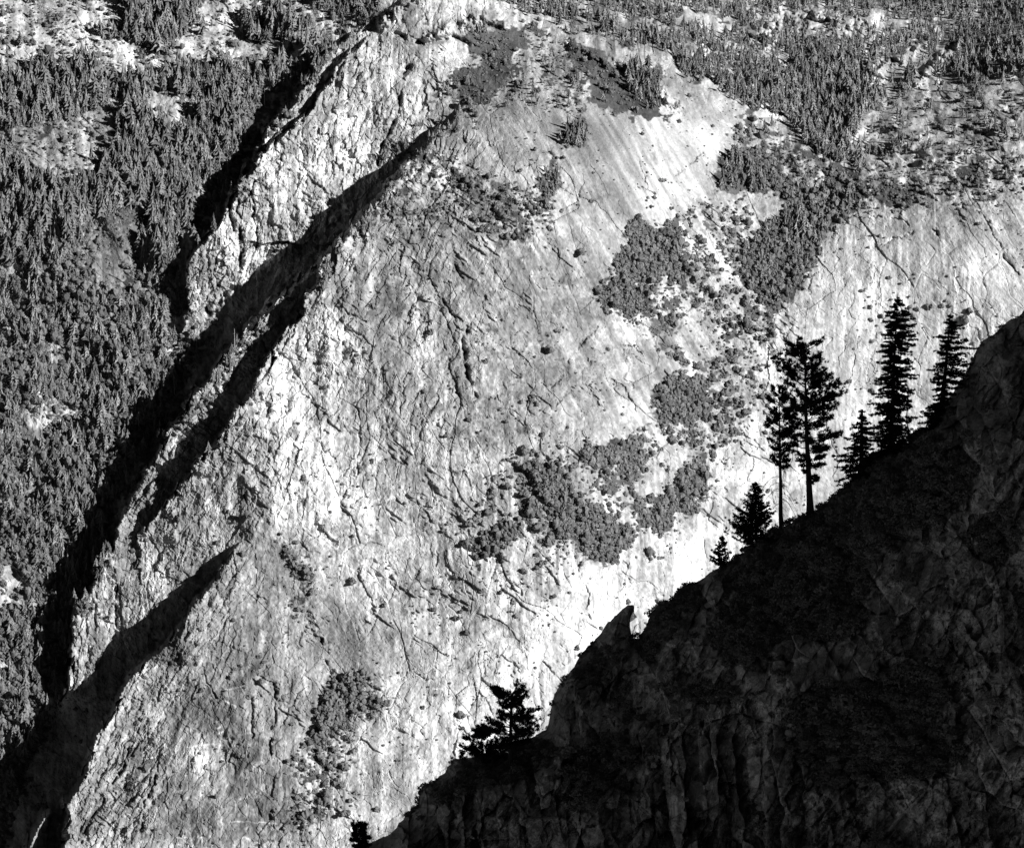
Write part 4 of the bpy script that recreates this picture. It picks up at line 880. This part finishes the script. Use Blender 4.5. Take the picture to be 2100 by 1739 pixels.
def near_tree(name, label, cat, bx, by, tx, ty, prof, style, trunk_px=7, seed=1, nbr=60, bare=None, tuft_n=13, gap=0.0, side=None, dc=-1.0, top_bare=False):
    """prof: list of (height fraction, left px, right px)"""
    r = np.random.default_rng(seed)
    c0 = float(near_c([bx], [by])[0]) + dc
    B = world(bx, by, c0); mpp = c0 * TAN / (W0 / 2)
    top = world(tx, ty, c0 + 0); H = (by - ty) * mpp / CP * .985
    leanx = (tx - bx) * mpp / H
    e = bpy.data.objects.new(name, None); COL.objects.link(e); e.location = B; tag(e, label, cat)
    hs = np.array([p[0] for p in prof]); Lp = np.array([p[1] for p in prof]) * mpp; Rp = np.array([p[2] for p in prof]) * mpp
    tr = Tris(); cr = Tris()
    zz = np.linspace(-.06, 1, 14); wob = np.cumsum(r.normal(0, .0022, 14)) * H; wob[:2] = 0
    cen = np.stack([leanx * zz * H + wob * (1 - zz), wob[::-1] * .5 * zz, zz * H], 1)
    rb = trunk_px * mpp / 2
    rad = rb * (1 - np.clip(zz, 0, 1) * (.55 if top_bare else .93)) * (1 + .35 * np.exp(-np.maximum(zz, 0) * 30))
    tube(tr, cen, rad, 8)
    def axisp(h): return np.array([np.interp(h, zz, cen[:, 0]), np.interp(h, zz, cen[:, 1]), h * H])
    h0 = hs[0]
    for b in range(nbr):
        nw = max(6, int(nbr / 7)); h = h0 + (1 - h0) * ((int(b * nw / nbr) + .5 + r.normal(0, .26)) / nw) * .985; h = float(np.clip(h, h0, .985))
        if gap and r.random() < gap: continue
        az = r.random() * 2 * math.pi
        ca = math.cos(az); L = (np.interp(h, hs, Rp) if ca > 0 else np.interp(h, hs, Lp)) * r.uniform(.55, 1.15)
        L = max(L, .12)
        p0 = axisp(h); dirh = np.array([ca, math.sin(az), 0])
        if style == 'pine': el0, curve = -.12 + .55 * h ** 2, .30
        elif style == 'fir': el0, curve = -.30 + .35 * h ** 2, .12
        else: el0, curve = .25, .25
        m = 7; t = np.linspace(0, 1, m)
        path = p0 + dirh * (t * L)[:, None] + np.array([0, 0, 1]) * (L * (el0 * t + curve * t * t))[:, None] + r.normal(0, .025 * L, (m, 3)) * t[:, None]
        tube(tr, path, np.interp(t, [0, 1], [max(rb * .18, .025), .012]), 4)
        dn = path[-1] - path[-2]; dn /= np.linalg.norm(dn) + 1e-9
        if style == 'pine':
            nt = max(4, int(L / .24))
            for k in range(nt):
                s = r.uniform(.30, 1.0) ** .7; q = np.array([np.interp(s, t, path[:, i]) for i in range(3)])
                off = np.cross(dirh, [0, 0, 1]) * r.normal(0, .20 * L * s * .8) + np.array([0, 0, 1]) * abs(r.normal(0, .10 * L)) * (1.1 - .5 * s)
                q2 = q + off * np.array([1, 1, .9])
                tube(tr, [q, (q + q2) / 2 + r.normal(0, .03, 3), q2], [.02, .015, .01], 3)
                for _ in range(2):
                    tuft(cr, q2 + r.normal(0, .16, 3), (dn + np.array([0, 0, .5])), .55, r, int(tuft_n * 1.3), .75, .065)
        else:
            nt = max(4, int(L / .16))
            for k in range(nt):
                s = r.uniform(.12, 1.0); q = np.array([np.interp(s, t, path[:, i]) for i in range(3)])
                sidev = np.cross(dirh, [0, 0, 1]); wl = (1 - s * .75) * .55 * L * .5 + .1
                lat = sidev * r.uniform(-1, 1) * wl; q2 = q + lat + dirh * abs(r.normal(0, .1)) - np.array([0, 0, 1]) * (r.random() * .10 + .10 * np.linalg.norm(lat))
                dd = lat + dirh * .3; dd = dd / (np.linalg.norm(dd) + 1e-9)
                tuft(cr, (q + q2) / 2, dd, .40, r, tuft_n // 2 + 2, .55, .07); tuft(cr, q2, dd, .36, r, tuft_n // 2 + 2, .6, .06)
    if not top_bare:
        for k in range(8): tuft(cr, axisp(1 - k * .012), np.array([0, 0, 1.]), .4, r, 10, .5, .03)
    V, F = tr.arr(); mesh_obj('trunk', V, F, M_BARK, parent=e)
    V, F = cr.arr(); mesh_obj('crown', V, F, M_NEEDLE, parent=e)
    if bare:
        for h, dx_, dy_ in bare:      # dead limbs: height fraction, reach in plan units sideways, drop
            bt = Tris(); p0 = axisp(h); L = abs(dx_) * mpp; sg = 1 if dx_ > 0 else -1; dy2 = r.normal(0, .5) * L
            t = np.linspace(0, 1, 7)
            path = p0 + np.stack([sg * L * t, dy2 * t, -dy_ * mpp * t ** 1.8 + .12 * L * np.sin(t * 3)], 1) + r.normal(0, .02 * L, (7, 3)) * t[:, None]
            tube(bt, path, np.interp(t, [0, 1], [.06, .02]), 4)
            for k in range(5):
                s = r.uniform(.3, .95); q = np.array([np.interp(s, t, path[:, i]) for i in range(3)])
                tube(bt, [q, q + np.array([sg * .25 * L * r.random(), r.normal(0, .3), r.uniform(-.9, .2) * .3 * L])], [.022, .01], 3)
            V, F = bt.arr(); mesh_obj('dead_branch', V, F, M_BARK, parent=e)
    return e

near_tree('pine_tree', 'tallest broad pine with a thick bare lower trunk, on the foreground skyline', 'pine', 1662, 1058, 1641, 704,
  [(.18,8,12),(.24,14,26),(.33,28,40),(.40,50,70),(.48,56,62),(.56,52,74),(.66,56,76),(.74,60,60),(.82,60,52),(.90,52,56),(.96,34,46),(1,10,20)], 'pine', 15, 3, 104, tuft_n=13)
near_tree('pine_tree', 'slimmer pine with drooping dead lower limbs, close left of the tallest pine', 'pine', 1603, 1086, 1591, 790,
  [(.40,10,14),(.50,24,26),(.60,44,30),(.66,46,32),(.75,32,34),(.85,30,30),(.93,26,24),(1,8,8)], 'pine', 10, 5, 60, tuft_n=13,
  bare=[(.37,-42,52),(.33,-38,30),(.30,30,34),(.27,-22,14),(.25,38,50),(.21,28,30),(.18,-18,14),(.34,20,12),(.29,-44,44),(.22,34,44),(.15,14,12)])
near_tree('fir_tree', 'bushy young fir, wide at its base, left of the two pines on the skyline', 'fir', 1551, 1122, 1547, 986,
  [(.02,58,46),(.15,60,50),(.3,50,44),(.5,36,34),(.7,24,22),(.85,13,12),(.94,6,6),(1,2,2)], 'up', 5, 7, 170, tuft_n=12)
near_tree('fir_tree', 'small sapling fir furthest down the skyline left of the bushy young fir', 'fir', 1481, 1164, 1480, 1098,
  [(.02,30,20),(.3,22,17),(.6,13,11),(1,2,2)], 'up', 3, 8, 60, tuft_n=14)
near_tree('broken_fir_tree', 'fir with a snapped bare top between the tallest pine and the tall fir', 'fir', 1766, 984, 1764, 838,
  [(.04,66,20),(.15,56,22),(.28,55,28),(.38,60,30),(.5,42,30),(.6,40,28),(.72,22,24),(.85,12,16),(.93,6,6)], 'fir', 11, 9, 120, tuft_n=15, gap=.1, top_bare=True)
near_tree('fir_tree', 'tall narrow fir with tiered drooping boughs, second tree from the right', 'fir', 1823, 932, 1831, 604,
  [(.02,30,30),(.10,42,40),(.18,44,48),(.28,44,50),(.37,44,40),(.45,38,46),(.55,34,44),(.65,32,46),(.75,30,42),(.83,24,38),(.88,22,32),(.92,12,16),(.96,8,10),(1,2,2)], 'fir', 11, 12, 330, tuft_n=18, gap=.06)
near_tree('fir_tree', 'thin ragged fir against the rock shoulder, rightmost tree on the skyline', 'fir', 1930, 845, 1942, 644,
  [(.02,22,30),(.15,20,30),(.3,24,40),(.42,36,48),(.55,20,44),(.7,22,56),(.78,30,30),(.86,18,28),(.95,6,10),(1,2,2)], 'fir', 12, 13, 150, tuft_n=16, gap=.14)
near_tree('fir_tree', 'low spreading fir with boughs reaching left, at the foot of the ragged fir', 'fir', 1920, 868, 1916, 832,
  [(.1,52,10),(.4,50,12),(.7,34,12),(1,6,4)], 'fir', 4, 14, 40, tuft_n=14)
near_tree('pine_tree', 'dense dark pine alone on the lower skyline near the bottom centre', 'pine', 1048, 1568, 1047, 1415,
  [(.20,40,40),(.30,58,46),(.42,52,52),(.52,44,56),(.62,38,64),(.70,28,52),(.80,34,32),(.90,36,42),(.96,26,34),(1,10,18)], 'pine', 12, 15, 80, tuft_n=10)
near_tree('pine_tree', 'short bushy pine leaning out left of the dense dark lower pine', 'pine', 992, 1562, 985, 1488,
  [(.04,42,46),(.3,40,50),(.55,34,40),(.8,18,18),(1,5,6)], 'pine', 5, 16, 50, tuft_n=10)
near_tree('pine_sapling', 'tiny pine sapling on the ledge left of the short bushy pine', 'pine', 949, 1556, 948, 1538,
  [(.05,8,9),(.5,7,8),(1,3,3)], 'up', 2, 17, 16, tuft_n=12)
near_tree('pine_tree', 'round topped pine cut by the bottom edge left of the dark slope', 'pine', 740, 1748, 736, 1689,
  [(.1,16,20),(.35,17,20),(.6,18,18),(.8,17,16),(1,7,9)], 'pine', 6, 18, 60, tuft_n=15, dc=-2)
near_tree('fir_sapling', 'narrow dark fir rising from the bottom edge inside the shaded slope', 'fir', 973, 1752, 973, 1698,
  [(.02,12,12),(.4,9,9),(.8,4,4),(1,1,1)], 'up', 3, 19, 60, tuft_n=14, dc=-3)
# dead limb on the right skyline and pale boulders
def rock(name, label, x, y, rpx, seed, stretch=(1, 1, 1), alb_=.5):
    V, F = blob_arr(seed, 3, .25, 1); c0 = float(near_c([x], [y])[0]) - .2; s = rpx * c0 * TAN / (W0 / 2)
    V = V * np.array(stretch) * s; o = mesh_obj(name, V, F, M_NEAR, {'alb': np.full(len(V), alb_)}); o.location = world(x, y, c0 ); tag(o, label, 'boulder'); return o
r = np.random.default_rng(99); BV = [blob_arr(40 + k, 2, .25, .8) for k in range(4)]; BM = []
for V, F in BV:
    a = mesh_obj('boulder_source', V, F, M_NEAR, {'alb': np.full(len(V), .5)}); BM.append(a.data); bpy.data.objects.remove(a)
k = 0
while k < 130:
    bx_ = r.uniform(880, 2095); by_ = r.uniform(900, 1735)
    if not inside(np.array([bx_]), np.array([by_ - 14]), NEAR_POLY)[0] or nearveg(np.array([bx_]), np.array([by_]))[0] > .75: continue
    if fbm(np.array([bx_]), np.array([by_]), 90, 2, 4)[0] < .0: continue
    o = bpy.data.objects.new('boulder', BM[k % 4]); COL.objects.link(o); o.location = world(bx_, by_, float(near_c([bx_], [by_])[0]) - .1)
    q_ = float(r.lognormal(-.75, .5)); o.scale = (q_ * r.uniform(.8, 1.4), q_, q_ * r.uniform(.6, 1.1)); o.rotation_euler = tuple(r.uniform(0, 6, 3)); k += 1
    tag(o, 'small grey boulder lying on the shaded foreground slope', 'boulder', 'small boulders on the shaded foreground slope')
rock('boulder', 'pale rounded boulder lodged in the middle of the shaded slope', 1933, 1332, 8, 31)
rock('boulder', 'pale pointed stone standing on a ledge left of the rounded boulder', 1841, 1368, 7, 32, (.5, .5, 1.7))
rock('boulder', 'pale sharp triangular block above the lower cliff', 1103, 1622, 9, 33, (.9, .6, 1.2))
rock('boulder', 'dull grey boulder on the ledge beneath the rock horn', 1500, 1290, 9, 34, (1.4, .8, .8), .3)
T = Tris(); c0 = float(near_c([2092], [655])[0]) - 1; mpp = c0 * TAN / (W0 / 2)
tube(T, np.array([(9, 0, -3), (0, 0, 1), (-9, 1, 0), (-19, 0, 3)]) * mpp, [.16, .13, .10, .05], 6)
tube(T, np.array([(-13, 0, 1), (-16, 0, 5), (-18, 0, 9)]) * mpp, [.07, .05, .03], 5); tube(T, np.array([(-8, 0, 0), (-11, 0, -6)]) * mpp, [.07, .03], 5)
tube(T, np.array([(-2, 0, 0), (2, 0, 5), (6, 0, 7)]) * mpp, [.1, .07, .03], 5)
V, F = T.arr(); o = mesh_obj('dead_log', V, F, M_BARK); o.location = world(2092, 650, c0); tag(o, 'small dead log with broken limbs on the skyline at the right edge', 'log')
print('near trees', time.time() - T0)

# ------------------------------------------------------------------ ground to the horizon
g = 60000; gz = 420
o = mesh_obj('ground', [(-g, -g, gz), (g, -g, gz), (g, g, gz), (-g, g, gz)], [(0, 1, 2, 3)], M_GROUND); tag(o, None, None, None, 'structure')

# ------------------------------------------------------------------ camera, sun, sky
cam = bpy.data.cameras.new('camera'); co = bpy.data.objects.new('camera', cam); COL.objects.link(co); sc.camera = co
co.location = (0, 0, CAMZ); co.rotation_euler = (math.pi / 2 - PITCH, 0, 0)
cam.sensor_fit = 'HORIZONTAL'; cam.angle = 2 * math.atan(TAN); cam.clip_start = 1; cam.clip_end = 120000
AZ, EL = math.radians(60), math.radians(25)
s = Vector((math.cos(EL) * math.sin(AZ), -math.cos(EL) * math.cos(AZ), math.sin(EL)))
sl = bpy.data.lights.new('sun', 'SUN'); sl.energy = 5.0; sl.angle = math.radians(.5); sl.color = (1, 1, 1)
so_ = bpy.data.objects.new('sun', sl); COL.objects.link(so_); so_.rotation_euler = s.to_track_quat('Z', 'Y').to_euler()
w = bpy.data.worlds.new('World'); sc.world = w; w.use_nodes = True; nt = w.node_tree
sky = nt.nodes.new('ShaderNodeTexSky'); sky.sky_type = 'NISHITA'; sky.sun_disc = False; sky.sun_elevation = EL; sky.sun_rotation = math.atan2(s.x, s.y)
bw = nt.nodes.new('ShaderNodeSeparateColor'); nt.links.new(sky.outputs[0], bw.inputs[0])   # black and white film behind a red filter; nt.links.new(bw.outputs[0], nt.nodes['Background'].inputs[0])
nt.nodes['Background'].inputs[1].default_value = .15
sc.view_settings.view_transform = 'Standard'; sc.view_settings.look = 'None'; sc.view_settings.exposure = 0.87; sc.view_settings.gamma = 1
sc.cycles.max_bounces = 4; sc.cycles.diffuse_bounces = 2
print('done', time.time() - T0)
